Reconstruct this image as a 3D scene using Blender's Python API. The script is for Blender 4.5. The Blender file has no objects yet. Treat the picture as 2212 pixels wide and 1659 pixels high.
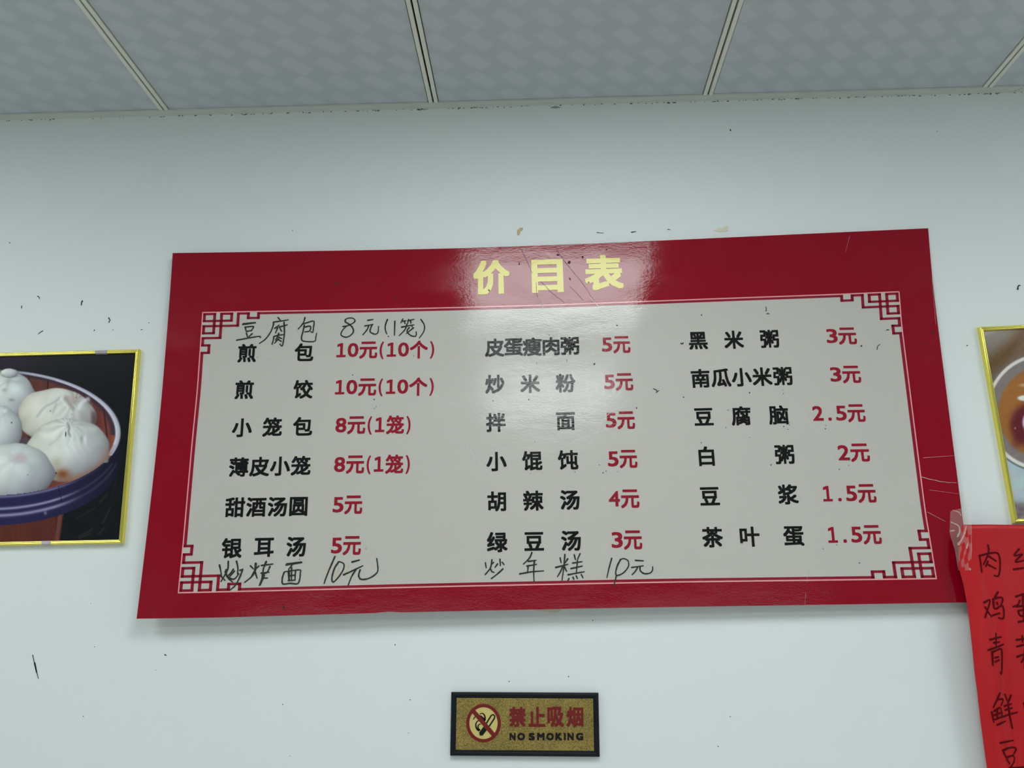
import bpy, bmesh, math, random
import numpy as np
from mathutils import Vector, Matrix

random.seed(7)
rng = np.random.default_rng(5)
SC = bpy.context.scene
COL = SC.collection

# ------------------------------------------------------------------ camera
IMG_W, IMG_H = 2212, 1659
F_PX = 1935.2
H = 2.65                                   # ceiling height
PITCH, YAW, ROLL = 0.2443, 0.0315, 0.0105
CAM = np.array([0.0, -1.7747, H - 1.0808])


def cam_axes(p, y, r):
    cp, sp, cy, sy, cr, sr = math.cos(p), math.sin(p), math.cos(y), math.sin(y), math.cos(r), math.sin(r)
    rx = np.array([[1, 0, 0], [0, cp, -sp], [0, sp, cp]])
    rz = np.array([[cy, -sy, 0], [sy, cy, 0], [0, 0, 1]])
    ry = np.array([[cr, 0, sr], [0, 1, 0], [-sr, 0, cr]])
    return rz @ rx @ ry                    # columns: right, forward, up


RC = cam_axes(PITCH, YAW, ROLL)
cam_data = bpy.data.cameras.new('camera')
cam_data.sensor_width = 36.0
cam_data.lens = F_PX / IMG_W * 36.0
cam_data.clip_start = 0.05
cam = bpy.data.objects.new('camera', cam_data)
COL.objects.link(cam)
m = Matrix.Identity(4)
for i in range(3):
    m[i][0], m[i][1], m[i][2], m[i][3] = RC[i, 0], RC[i, 2], -RC[i, 1], CAM[i]
cam.matrix_world = m
SC.camera = cam

# ------------------------------------------------------------------ world, exposure
SC.view_settings.view_transform = 'Standard'
SC.view_settings.look = 'None'
SC.view_settings.gamma = 1.0
SC.view_settings.use_curve_mapping = False
SC.view_settings.exposure = 0.0
world = bpy.data.worlds.new('world')
SC.world = world
world.use_nodes = True
world.node_tree.nodes['Background'].inputs[0].default_value = (0.90, 0.98, 1.0, 1)
world.node_tree.nodes['Background'].inputs[1].default_value = 1.5
LAMP_L = 11.9                              # radiance of the ceiling light panels
LAMP_COL = (0.95, 0.99, 1.0)


# ------------------------------------------------------------------ measuring helpers
def ray(px, py):
    d = RC @ np.array([(px - IMG_W / 2) / F_PX, 1.0, -(py - IMG_H / 2) / F_PX])
    return d


def on_plane(px, py, p0, n):
    d = ray(px, py)
    t = np.dot(p0 - CAM, n) / np.dot(d, n)
    return CAM + t * d


def on_wall(px, py, off=0.0):
    return on_plane(px, py, np.array([0, -off, 0.0]), np.array([0, 1.0, 0]))


def proj(P):
    X = (np.asarray(P) - CAM) @ RC
    return IMG_W / 2 + F_PX * X[..., 0] / X[..., 1], IMG_H / 2 - F_PX * X[..., 2] / X[..., 1]


def srgb(r, g, b):
    out = []
    for c in (r, g, b):
        c /= 255.0
        out.append(c / 12.92 if c <= 0.04045 else ((c + 0.055) / 1.055) ** 2.4)
    return tuple(out) + (1.0,)


# ------------------------------------------------------------------ materials
def new_mat(name):
    mt = bpy.data.materials.new(name)
    mt.use_nodes = True
    nt = mt.node_tree
    return mt, nt, nt.nodes['Principled BSDF']


def mat(name, col, rough=0.5, metal=0.0, spec=0.5, noise=None, bump=None):
    """noise=(scale, amount) varies the colour; bump=(scale, strength, distance)."""
    mt, nt, b = new_mat(name)
    b.inputs['Base Color'].default_value = col
    b.inputs['Roughness'].default_value = rough
    b.inputs['Metallic'].default_value = metal
    b.inputs['Specular IOR Level'].default_value = spec
    tc = nt.nodes.new('ShaderNodeTexCoord')
    if noise:
        n = nt.nodes.new('ShaderNodeTexNoise')
        n.inputs['Scale'].default_value = noise[0]
        n.inputs['Detail'].default_value = 4
        nt.links.new(tc.outputs['Object'], n.inputs['Vector'])
        mx = nt.nodes.new('ShaderNodeMix')
        mx.data_type = 'RGBA'
        a = noise[1]
        mx.inputs[6].default_value = tuple(c * (1 - a) for c in col[:3]) + (1,)
        mx.inputs[7].default_value = tuple(min(1, c * (1 + a)) for c in col[:3]) + (1,)
        nt.links.new(n.outputs['Fac'], mx.inputs[0])
        nt.links.new(mx.outputs[2], b.inputs['Base Color'])
    if bump:
        n = nt.nodes.new('ShaderNodeTexNoise')
        n.inputs['Scale'].default_value = bump[0]
        n.inputs['Detail'].default_value = 3
        nt.links.new(tc.outputs['Object'], n.inputs['Vector'])
        bp = nt.nodes.new('ShaderNodeBump')
        bp.inputs['Strength'].default_value = bump[1]
        bp.inputs['Distance'].default_value = bump[2]
        nt.links.new(n.outputs['Fac'], bp.inputs['Height'])
        nt.links.new(bp.outputs['Normal'], b.inputs['Normal'])
    return mt


def film_group():
    """Laminated print: the same fine orange-peel relief and worn gloss under every ink."""
    g = bpy.data.node_groups.new('laminate_film', 'ShaderNodeTree')
    g.interface.new_socket('Roughness', in_out='OUTPUT', socket_type='NodeSocketFloat')
    g.interface.new_socket('Normal', in_out='OUTPUT', socket_type='NodeSocketVector')
    N, L = g.nodes, g.links
    out = N.new('NodeGroupOutput')
    tc = N.new('ShaderNodeTexCoord')
    mp = N.new('ShaderNodeMapping')
    mp.inputs['Scale'].default_value = (0.45, 1, 1.0)
    L.new(tc.outputs['Object'], mp.inputs['Vector'])
    n1 = N.new('ShaderNodeTexNoise')
    n1.inputs['Scale'].default_value = 330
    n1.inputs['Detail'].default_value = 3
    n2 = N.new('ShaderNodeTexNoise')
    n2.inputs['Scale'].default_value = 26
    n2.inputs['Detail'].default_value = 6
    n3 = N.new('ShaderNodeTexNoise')
    n3.inputs['Scale'].default_value = 3.2
    n3.inputs['Detail'].default_value = 2
    L.new(mp.outputs[0], n1.inputs['Vector'])
    L.new(mp.outputs[0], n2.inputs['Vector'])
    L.new(tc.outputs['Object'], n3.inputs['Vector'])
    b1 = N.new('ShaderNodeBump')
    b1.inputs['Strength'].default_value = 0.5
    b1.inputs['Distance'].default_value = 0.00026
    b2 = N.new('ShaderNodeBump')
    b2.inputs['Strength'].default_value = 0.45
    b2.inputs['Distance'].default_value = 0.0012
    b3 = N.new('ShaderNodeBump')
    b3.inputs['Strength'].default_value = 0.35
    b3.inputs['Distance'].default_value = 0.006
    L.new(n3.outputs['Fac'], b3.inputs['Height'])
    L.new(n2.outputs['Fac'], b2.inputs['Height'])
    L.new(n1.outputs['Fac'], b1.inputs['Height'])
    L.new(b3.outputs[0], b2.inputs['Normal'])
    L.new(b2.outputs[0], b1.inputs['Normal'])
    L.new(b1.outputs[0], out.inputs['Normal'])
    mr = N.new('ShaderNodeMapRange')
    mr.inputs['From Min'].default_value = 0.35
    mr.inputs['From Max'].default_value = 0.65
    mr.inputs['To Min'].default_value = 0.07
    mr.inputs['To Max'].default_value = 0.13
    L.new(n2.outputs['Fac'], mr.inputs['Value'])
    n4 = N.new('ShaderNodeTexNoise')          # dull worn patches
    n4.inputs['Scale'].default_value = 11
    n4.inputs['Detail'].default_value = 7
    L.new(mp.outputs[0], n4.inputs['Vector'])
    m4 = N.new('ShaderNodeMapRange')
    m4.inputs['From Min'].default_value = 0.52
    m4.inputs['From Max'].default_value = 0.60
    m4.inputs['To Min'].default_value = 0.0
    m4.inputs['To Max'].default_value = 0.06
    L.new(n4.outputs['Fac'], m4.inputs['Value'])
    ad = N.new('ShaderNodeMath')
    L.new(mr.outputs[0], ad.inputs[0])
    L.new(m4.outputs[0], ad.inputs[1])
    L.new(ad.outputs[0], out.inputs['Roughness'])
    return g


FILM = film_group()


def film_mat(name, col, spec=0.36, var=0.0):
    mt, nt, b = new_mat(name)
    b.inputs['Base Color'].default_value = col
    b.inputs['Specular IOR Level'].default_value = spec
    gn = nt.nodes.new('ShaderNodeGroup')
    gn.node_tree = FILM
    nt.links.new(gn.outputs['Roughness'], b.inputs['Roughness'])
    nt.links.new(gn.outputs['Normal'], b.inputs['Normal'])
    if var:
        tc = nt.nodes.new('ShaderNodeTexCoord')
        n = nt.nodes.new('ShaderNodeTexNoise')
        n.inputs['Scale'].default_value = 2.5
        nt.links.new(tc.outputs['Object'], n.inputs['Vector'])
        mx = nt.nodes.new('ShaderNodeMix')
        mx.data_type = 'RGBA'
        mx.inputs[6].default_value = tuple(c * (1 - var) for c in col[:3]) + (1,)
        mx.inputs[7].default_value = tuple(c * (1 + var) for c in col[:3]) + (1,)
        nt.links.new(n.outputs['Fac'], mx.inputs[0])
        nt.links.new(mx.outputs[2], b.inputs['Base Color'])
    return mt


M = {}
M['wall'] = mat('wall_paint', srgb(222, 230, 230), 0.55, 0, 0.3, noise=(1.1, 0.018), bump=(60, 0.05, 0.001))
M['room'] = mat('room_paint', srgb(215, 222, 220), 0.7)
M['floor'] = mat('floor_tile', srgb(205, 202, 194), 0.5, noise=(3, 0.08))
M['trim'] = mat('ceiling_angle', srgb(202, 208, 202), 0.5, noise=(30, 0.03))
M['strip'] = mat('joint_strip', srgb(226, 227, 216), 0.45, noise=(60, 0.05))
M['gap'] = mat('dark_void', (0.004, 0.005, 0.005, 1), 0.9)
M['red'] = film_mat('board_red', srgb(138, 2, 28), var=0.05)
M['cream'] = film_mat('board_cream', srgb(190, 188, 181), var=0.02)
M['redink'] = film_mat('red_ink', srgb(144, 26, 44))
M['fret'] = film_mat('fret_red', srgb(140, 24, 46))
M['pink'] = film_mat('pink_line', srgb(232, 160, 160))
M['black'] = film_mat('black_ink', srgb(20, 20, 20), spec=0.36)
M['yellow'] = film_mat('yellow_ink', srgb(205, 196, 52))
M['marker'] = film_mat('marker_ink', srgb(48, 50, 45))
M['edge'] = mat('foam_edge', srgb(222, 170, 168), 0.7)
M['speck'] = mat('speck', srgb(34, 38, 38), 0.7)
M['speck_red'] = mat('speck_on_red', srgb(60, 8, 16), 0.7)
M['gold'] = mat('gold_moulding', srgb(240, 226, 112), 0.14, 0.92, 0.5)
M['plastic'] = mat('black_plastic', srgb(12, 18, 24), 0.4, 0, 0.2)
M['maroon'] = mat('maroon_print', srgb(112, 30, 30), 0.5, 0, 0.2)
M['blackprint'] = mat('black_print', srgb(14, 14, 12), 0.45, 0, 0.2)
M['paper'] = mat('red_paper', srgb(182, 20, 28), 0.42, 0, 0.3, noise=(9, 0.06))
M['paperink'] = mat('ink_on_paper', srgb(84, 2, 10), 0.6, 0, 0.1)
M['scrap'] = mat('dry_tape', srgb(214, 210, 190), 0.5)
M['smudge'] = mat('smudge', srgb(150, 160, 155), 0.7)
M['grime'] = mat('grime', srgb(95, 104, 98), 0.9)
M['ochre'] = mat('glue_stain', srgb(196, 180, 140), 0.7)


def gold_plate_mat():
    mt, nt, b = new_mat('brushed_gold_plate')
    tc = nt.nodes.new('ShaderNodeTexCoord')
    n = nt.nodes.new('ShaderNodeTexNoise')
    n.inputs['Scale'].default_value = 600
    n.inputs['Detail'].default_value = 2
    n2 = nt.nodes.new('ShaderNodeTexNoise')
    n2.inputs['Scale'].default_value = 22
    nt.links.new(tc.outputs['Object'], n.inputs['Vector'])
    nt.links.new(tc.outputs['Object'], n2.inputs['Vector'])
    cr = nt.nodes.new('ShaderNodeValToRGB')
    cr.color_ramp.elements[0].position = 0.3
    cr.color_ramp.elements[0].color = srgb(104, 86, 34)
    cr.color_ramp.elements[1].position = 0.72
    cr.color_ramp.elements[1].color = srgb(188, 166, 84)
    nt.links.new(n.outputs['Fac'], cr.inputs[0])
    mx = nt.nodes.new('ShaderNodeMix')
    mx.data_type = 'RGBA'
    mx.blend_type = 'MULTIPLY'
    mx.inputs[0].default_value = 0.5
    nt.links.new(cr.outputs[0], mx.inputs[6])
    nt.links.new(n2.outputs['Fac'], mx.inputs[7])
    nt.links.new(mx.outputs[2], b.inputs['Base Color'])
    b.inputs['Metallic'].default_value = 0.35
    b.inputs['Roughness'].default_value = 0.38
    bp = nt.nodes.new('ShaderNodeBump')
    bp.inputs['Strength'].default_value = 0.6
    bp.inputs['Distance'].default_value = 0.0005
    nt.links.new(n.outputs['Fac'], bp.inputs['Height'])
    nt.links.new(bp.outputs[0], b.inputs['Normal'])
    return mt


M['plate'] = gold_plate_mat()
M['dial'] = mat('pale_gold_disc', srgb(196, 182, 110), 0.3, 0.4, noise=(60, 0.2))


def tape_mat(name, alpha, col, rough):
    mt, nt, b = new_mat(name)
    b.inputs['Base Color'].default_value = col
    b.inputs['Roughness'].default_value = rough
    b.inputs['Alpha'].default_value = alpha
    b.inputs['Specular IOR Level'].default_value = 0.8
    return mt


M['tape'] = tape_mat('clear_tape', 0.14, srgb(225, 222, 212), 0.12)
M['tape_fold'] = tape_mat('clear_tape_fold', 0.36, srgb(240, 225, 220), 0.15)
M['crease'] = tape_mat('film_crease', 0.62, srgb(240, 240, 234), 0.3)
M['crease_faint'] = tape_mat('film_crease_faint', 0.24, srgb(240, 240, 234), 0.3)
M['crease_dark'] = tape_mat('film_crease_dark', 0.8, srgb(96, 10, 24), 0.4)


def ceiling_mat():
    """Foil-faced gypsum panel: faint slanted patches on a rectangular lattice."""
    mt, nt, b = new_mat('ceiling_foil')
    N, L = nt.nodes, nt.links
    tc = N.new('ShaderNodeTexCoord')
    sp = N.new('ShaderNodeSeparateXYZ')
    L.new(tc.outputs['Object'], sp.inputs[0])

    def mth(op, a, bb=None, c=None):
        n = N.new('ShaderNodeMath')
        n.operation = op
        for i, v in enumerate((a, bb, c)):
            if v is None:
                continue
            if isinstance(v, (int, float)):
                n.inputs[i].default_value = v
            else:
                L.new(v, n.inputs[i])
        return n.outputs[0]

    PX, PY = 0.0735, 0.066
    vy = mth('DIVIDE', sp.outputs[1], PY)
    vx0 = mth('DIVIDE', sp.outputs[0], PX)
    row = mth('FLOOR', vy)
    odd = mth('MULTIPLY', mth('MODULO', mth('ABSOLUTE', row), 2.0), 0.12)
    vx = mth('ADD', vx0, odd)
    cx = mth('MULTIPLY', mth('SUBTRACT', mth('FRACT', vx), 0.5), PX)
    cy = mth('MULTIPLY', mth('SUBTRACT', mth('FRACT', vy), 0.5), PY)
    a = math.radians(48)
    u = mth('ADD', mth('MULTIPLY', cx, math.cos(a)), mth('MULTIPLY', cy, math.sin(a)))
    w = mth('SUBTRACT', mth('MULTIPLY', cy, math.cos(a)), mth('MULTIPLY', cx, math.sin(a)))
    du = mth('SUBTRACT', mth('ABSOLUTE', u), 0.031)
    dw = mth('SUBTRACT', mth('ABSOLUTE', w), 0.0165)
    d = mth('MAXIMUM', du, dw)
    mr = N.new('ShaderNodeMapRange')
    mr.interpolation_type = 'SMOOTHSTEP'
    mr.inputs['From Min'].default_value = 0.006
    mr.inputs['From Max'].default_value = -0.006
    L.new(d, mr.inputs['Value'])
    n = N.new('ShaderNodeTexNoise')
    n.inputs['Scale'].default_value = 9
    n.inputs['Detail'].default_value = 5
    L.new(tc.outputs['Object'], n.inputs['Vector'])
    nf = N.new('ShaderNodeTexNoise')
    nf.inputs['Scale'].default_value = 420
    L.new(tc.outputs['Object'], nf.inputs['Vector'])
    fac = mth('ADD', mth('MULTIPLY', mr.outputs[0], 0.62),
              mth('ADD', mth('MULTIPLY', n.outputs['Fac'], 0.35), mth('MULTIPLY', nf.outputs['Fac'], 0.12)))
    mx = N.new('ShaderNodeMix')
    mx.data_type = 'RGBA'
    mx.inputs[6].default_value = srgb(184, 192, 198)
    mx.inputs[7].default_value = srgb(197, 203, 211)
    L.new(fac, mx.inputs[0])
    L.new(mx.outputs[2], b.inputs['Base Color'])
    b.inputs['Roughness'].default_value = 0.6
    b.inputs['Specular IOR Level'].default_value = 0.3
    return mt


M['ceiling'] = ceiling_mat()


def emit_mat():
    mt, nt, b = new_mat('lamp_diffuser')
    b.inputs['Base Color'].default_value = (0.9, 0.9, 0.9, 1)
    b.inputs['Emission Color'].default_value = LAMP_COL + (1,)
    b.inputs['Emission Strength'].default_value = LAMP_L
    return mt


M['lamp'] = emit_mat()
M['lampframe'] = mat('lamp_frame', srgb(225, 225, 225), 0.4)


# ------------------------------------------------------------------ object helpers
def link(name, me, mats, parent=None):
    o = bpy.data.objects.new(name, me)
    COL.objects.link(o)
    if not isinstance(mats, (list, tuple)):
        mats = [mats]
    if not me.materials:
        for x in mats:
            me.materials.append(x)
    if parent is not None:
        o.parent = parent
    return o


def mesh_of(name, verts, faces):
    me = bpy.data.meshes.new(name)
    me.from_pydata([tuple(map(float, v)) for v in verts], [], faces)
    me.update()
    return me


def box_mesh(name, lo, hi, bevel=0.0):
    bm = bmesh.new()
    bmesh.ops.create_cube(bm, size=1)
    for v in bm.verts:
        v.co = Vector([(lo[i] + hi[i]) / 2 + v.co[i] * (hi[i] - lo[i]) for i in range(3)])
    if bevel:
        bmesh.ops.bevel(bm, geom=list(bm.edges), offset=bevel, segments=2, affect='EDGES', profile=0.6)
    me = bpy.data.meshes.new(name)
    bm.to_mesh(me)
    bm.free()
    return me


def thing(name, label, cat, mat_world, group=None):
    o = bpy.data.objects.new(name, None)
    o.empty_display_size = 0.05
    COL.objects.link(o)
    o.matrix_world = mat_world
    o['label'] = label
    o['category'] = cat
    if group:
        o['group'] = group
    return o


def smooth_line(pts, n=5):
    p = np.array(pts, float)
    if len(p) < 3:
        return p
    ext = np.vstack([2 * p[0] - p[1], p, 2 * p[-1] - p[-2]])
    out = []
    for i in range(1, len(ext) - 2):
        p0, p1, p2, p3 = ext[i - 1:i + 3]
        for k in range(n):
            t = k / n
            out.append(0.5 * ((2 * p1) + (-p0 + p2) * t + (2 * p0 - 5 * p1 + 4 * p2 - p3) * t * t
                              + (-p0 + 3 * p1 - 3 * p2 + p3) * t ** 3))
    out.append(p[-1])
    return np.array(out)


def ribbon(verts, faces, pts, width, y, taper=(1, 1), wobble=0.0):
    """flat pen stroke in the local x-z plane at depth y; pts (n,2)"""
    p = np.asarray(pts, float)
    n = len(p)
    d = np.gradient(p, axis=0) if n > 2 else np.repeat([p[1] - p[0]], n, 0)
    d = d / (np.linalg.norm(d, axis=1, keepdims=True) + 1e-12)
    nn = np.c_[-d[:, 1], d[:, 0]]
    t = np.linspace(0, 1, n)
    w = width / 2 * (taper[0] * (1 - t) + taper[1] * t)
    if wobble:
        w = w * (1 + wobble * rng.uniform(-1, 1, n))
    base = len(verts)
    a = p[0] - d[0] * w[0] * 0.8
    b = p[-1] + d[-1] * w[-1] * 0.8
    verts.append((a[0], y, a[1]))
    for i in range(n):
        l, r = p[i] + nn[i] * w[i], p[i] - nn[i] * w[i]
        verts.append((l[0], y, l[1]))
        verts.append((r[0], y, r[1]))
    verts.append((b[0], y, b[1]))
    faces.append((base, base + 2, base + 1))
    for i in range(n - 1):
        q = base + 1 + 2 * i
        faces.append((q, q + 1, q + 3, q + 2))
    q = base + 1 + 2 * (n - 1)
    faces.append((q, q + 1, q + 2))


def blob(verts, faces, c, rx, rz, y, ang=0.0, n=9, rough=0.3):
    base = len(verts)
    ca, sa = math.cos(ang), math.sin(ang)
    for k in range(n):
        a = 2 * math.pi * k / n
        r = 1 + rng.uniform(-rough, rough)
        u, w = rx * r * math.cos(a), rz * r * math.sin(a)
        verts.append((c[0] + ca * u - sa * w, y, c[1] + sa * u + ca * w))
    faces.append(tuple(range(base, base + n)))


# ------------------------------------------------------------------ glyph meshes (built-in font)
_glyphs = {}


def need_glyphs(jobs):
    objs = []
    for key in jobs:
        s, off, sp = key
        c = bpy.data.curves.new('glyph', 'FONT')
        c.body = s
        c.size = 1.0
        c.space_character = sp
        c.resolution_u = 3
        c.fill_mode = 'BOTH'
        o = bpy.data.objects.new('glyph', c)
        COL.objects.link(o)
        objs.append((key, o, c))
    dg = bpy.context.evaluated_depsgraph_get()
    dg.update()
    for key, o, c in objs:
        me = bpy.data.meshes.new_from_object(o.evaluated_get(dg))
        v = np.empty(len(me.vertices) * 3)
        me.vertices.foreach_get('co', v)
        lay = np.zeros(len(me.vertices))
        v = v.reshape(-1, 3)[:, :2]
        f = [tuple(p.vertices) for p in me.polygons]
        nv = len(v)
        if key[1] > 0:                      # embolden: the outline repeated on a small ring
            allv, allf = [v], list(f)
            for k in range(8):
                a = math.pi * 2 * k / 8
                allv.append(v + [key[1] * max(-1, min(1, 1.42 * math.cos(a))), key[1] * max(-1, min(1, 1.42 * math.sin(a)))])
                allf += [tuple(i + nv * (k + 1) for i in t) for t in f]
            v, f = np.vstack(allv), allf
            lay = np.repeat(np.arange(9), nv)
        _glyphs[key] = (v, f, lay)
        bpy.data.meshes.remove(me)
    for key, o, c in objs:
        bpy.data.objects.remove(o)
        bpy.data.curves.remove(c)


def put_glyph(verts, faces, key, centre, sx, sz, y, ang=0.0, shear=0.0, fit=None):
    """fit=(w,h): scale the glyph's own bounds to that size, else scale the em"""
    v, f, lay = _glyphs[key]
    lo, hi = v.min(0), v.max(0)
    q = v - (lo + hi) / 2
    if fit:
        q = q * [fit[0] / (hi[0] - lo[0]), (fit[1] / (hi[1] - lo[1])) if fit[1] else sz]
    else:
        q = q * [sx, sz]
    q[:, 0] += shear * q[:, 1]
    ca, sa = math.cos(ang), math.sin(ang)
    base = len(verts)
    for (a, b), l_ in zip(q, lay):
        verts.append((centre[0] + ca * a - sa * b, y - 0.000012 * l_, centre[1] + sa * a + ca * b))
    for t in f:
        faces.append(tuple(base + i for i in t))


# ================================================================== SETTING
X0, X1, YB = -2.6, 2.6, -5.4


def struct(name, me, mt):
    o = link(name, me, mt)
    o['kind'] = 'structure'
    return o


wall_back = struct('wall_back', box_mesh('wall_back', (X0, 0, 0), (X1, 0.12, H + 0.2)), M['wall'])
struct('wall_left', box_mesh('wall_left', (X0 - 0.12, YB, 0), (X0, 0.12, H + 0.2)), M['room'])
struct('wall_right', box_mesh('wall_right', (X1, YB, 0), (X1 + 0.12, 0.12, H + 0.2)), M['room'])
# unseen front wall; opening added for fill daylight, kept low against board haze
bm = bmesh.new()
for lo, hi in (((X0 - 0.12, YB - 0.12, 0), (-2.25, YB, H + 0.2)), ((2.25, YB - 0.12, 0), (X1 + 0.12, YB, H + 0.2)),
               ((-2.25, YB - 0.12, 1.75), (2.25, YB, H + 0.2))):
    r = bmesh.ops.create_cube(bm, size=1)
    for vv in r['verts']:
        vv.co = Vector([(lo[i] + hi[i]) / 2 + vv.co[i] * (hi[i] - lo[i]) for i in range(3)])
me = bpy.data.meshes.new('wall_front')
bm.to_mesh(me)
bm.free()
struct('wall_front', me, M['room'])
struct('ground', box_mesh('ground', (-12, -22, -0.2), (12, YB - 0.12, -0.1)), M['floor'])
struct('floor', box_mesh('floor', (X0 - 0.12, YB - 0.12, -0.1), (X1 + 0.12, 0.12, 0)), M['floor'])
ceiling = struct('ceiling', box_mesh('ceiling', (X0, YB, H + 0.05), (X1, 0, H + 0.15)), M['gap'])

# ceiling panels, 0.6 m strips between pairs of joint strips
S0 = -0.2218
xs = [S0 + 0.6 * k for k in range(-4, 5)]
rows = [0.0, -0.75, -1.42, -2.04, -2.6, -3.6, -4.5, YB]
lamp_cells = {(0, -0.75), (0, -2.04), (-3, -0.75), (3, -0.75)}  # the two outer cells are fill lamps added to brighten the wall corners
GAPW, STRIPW = 0.0038, 0.0083
edges_x = [X0] + [x for x in xs if X0 + 0.05 < x < X1 - 0.05] + [X1]
pan_cache = {}
lamps = []
for i in range(len(edges_x) - 1):
    a, b = edges_x[i], edges_x[i + 1]
    for j in range(len(rows) - 1):
        y1, y0 = rows[j], rows[j + 1]
        is_lamp = any(abs(a - S0 - 0.6 * c[0]) < 0.01 and abs(y1 - c[1]) < 0.01 for c in lamp_cells)
        if is_lamp:
            lamps.append((a, b, y0, y1))
            continue
        ax, bx = a + STRIPW + GAPW, b - STRIPW - GAPW
        me = box_mesh('ceiling_panel', (ax, y0 + 0.002, H), (bx, y1 - 0.002, H + 0.009))
        link('ceiling_panel', me, M['ceiling'], ceiling)
for x in edges_x[1:-1]:
    for s in (-1, 1):
        c = x + s * (GAPW / 2 + STRIPW / 2)
        mine = sorted([(y1, y0) for (a, b, y0, y1) in lamps if a - 0.001 < c < b + 0.001], reverse=True)
        runs, cur = [], 0.0
        for (ya, yb) in mine:
            runs.append((cur, ya))
            cur = yb
        runs.append((cur, YB))
        for (ya, yb) in runs:
            me = box_mesh('joint_strip', (c - STRIPW / 2, yb, H - 0.003), (c + STRIPW / 2, ya - 0.0, H + 0.006), 0.0006)
            link('joint_strip', me, M['strip'], ceiling)

# wall angle under the panels, in two lengths with a mitred butt joint near the right
DEPTH = 0.02
jx = on_plane(2198, 187, np.array([0, 0, H - 0.004]), np.array([0, 0, 1.0]))[0]


def angle_piece(xa, xb, mit_a, mit_b):
    z0, z1 = H - 0.0045, H - 0.0005
    v = []
    for z in (z0, z1):
        v += [(xa, 0, z), (xb, 0, z), (xb + mit_b, -DEPTH, z), (xa + mit_a, -DEPTH, z)]
    f = [(0, 1, 2, 3), (7, 6, 5, 4), (0, 4, 5, 1), (1, 5, 6, 2), (2, 6, 7, 3), (3, 7, 4, 0)]
    return mesh_of('trim', v, f)


struct('trim_1', angle_piece(X0, jx - 0.0008, 0, 0.014), M['trim'])
struct('trim_2', angle_piece(jx + 0.0008, X1, 0.014, 0), M['trim'])
# crumbly paint and grime under the wall angle
v, f = [], []
for k in range(260):
    x = rng.uniform(-1.25, 1.2)
    if rng.random() > 0.35 + 0.6 * (x > -0.9):
        continue
    blob(v, f, (x, H - 0.0055 - rng.uniform(0, 0.0022)), rng.uniform(0.0008, 0.0035), rng.uniform(0.0006, 0.0014), -0.0006, n=6)
o = link('grime', mesh_of('grime', v, f), M['grime'], wall_back)
o['kind'] = 'stuff'

for (a, b, y0, y1) in lamps:
    lab = ('added fill light panel in the ceiling left of the price board, close to the left wall' if b < -0.5 else
           'added fill light panel in the ceiling right of the price board, close to the right wall' if a > 0.8 else
           'flush ceiling light panel in front of the price board, nearest the menu wall' if y1 > -1 else
           'flush ceiling light panel in front of the price board, farther from the menu wall')
    t = thing('light_panel', lab, 'ceiling light',
              Matrix.Translation(((a + b) / 2, (y0 + y1) / 2, H)), 'flush ceiling light panels')
    hw, hd = (b - a) / 2 - 0.001, (y1 - y0) / 2 - 0.001
    bm = bmesh.new()
    for (lx, hx, ly, hy) in ((-hw, hw, hd - 0.012, hd), (-hw, hw, -hd, -hd + 0.012),
                             (-hw, -hw + 0.012, -hd + 0.012, hd - 0.012), (hw - 0.012, hw, -hd + 0.012, hd - 0.012)):
        r = bmesh.ops.create_cube(bm, size=1)
        for vv in r['verts']:
            vv.co = Vector(((lx + hx) / 2 + vv.co.x * (hx - lx), (ly + hy) / 2 + vv.co.y * (hy - ly), 0.004 + vv.co.z * 0.02))
    me = bpy.data.meshes.new('frame')
    bm.to_mesh(me)
    bm.free()
    link('frame', me, M['lampframe'], t)
    link('diffuser', box_mesh('diffuser', (-hw + 0.012, -hd + 0.012, -0.002), (hw - 0.012, hd - 0.012, 0.002)), M['lamp'], t)

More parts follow.
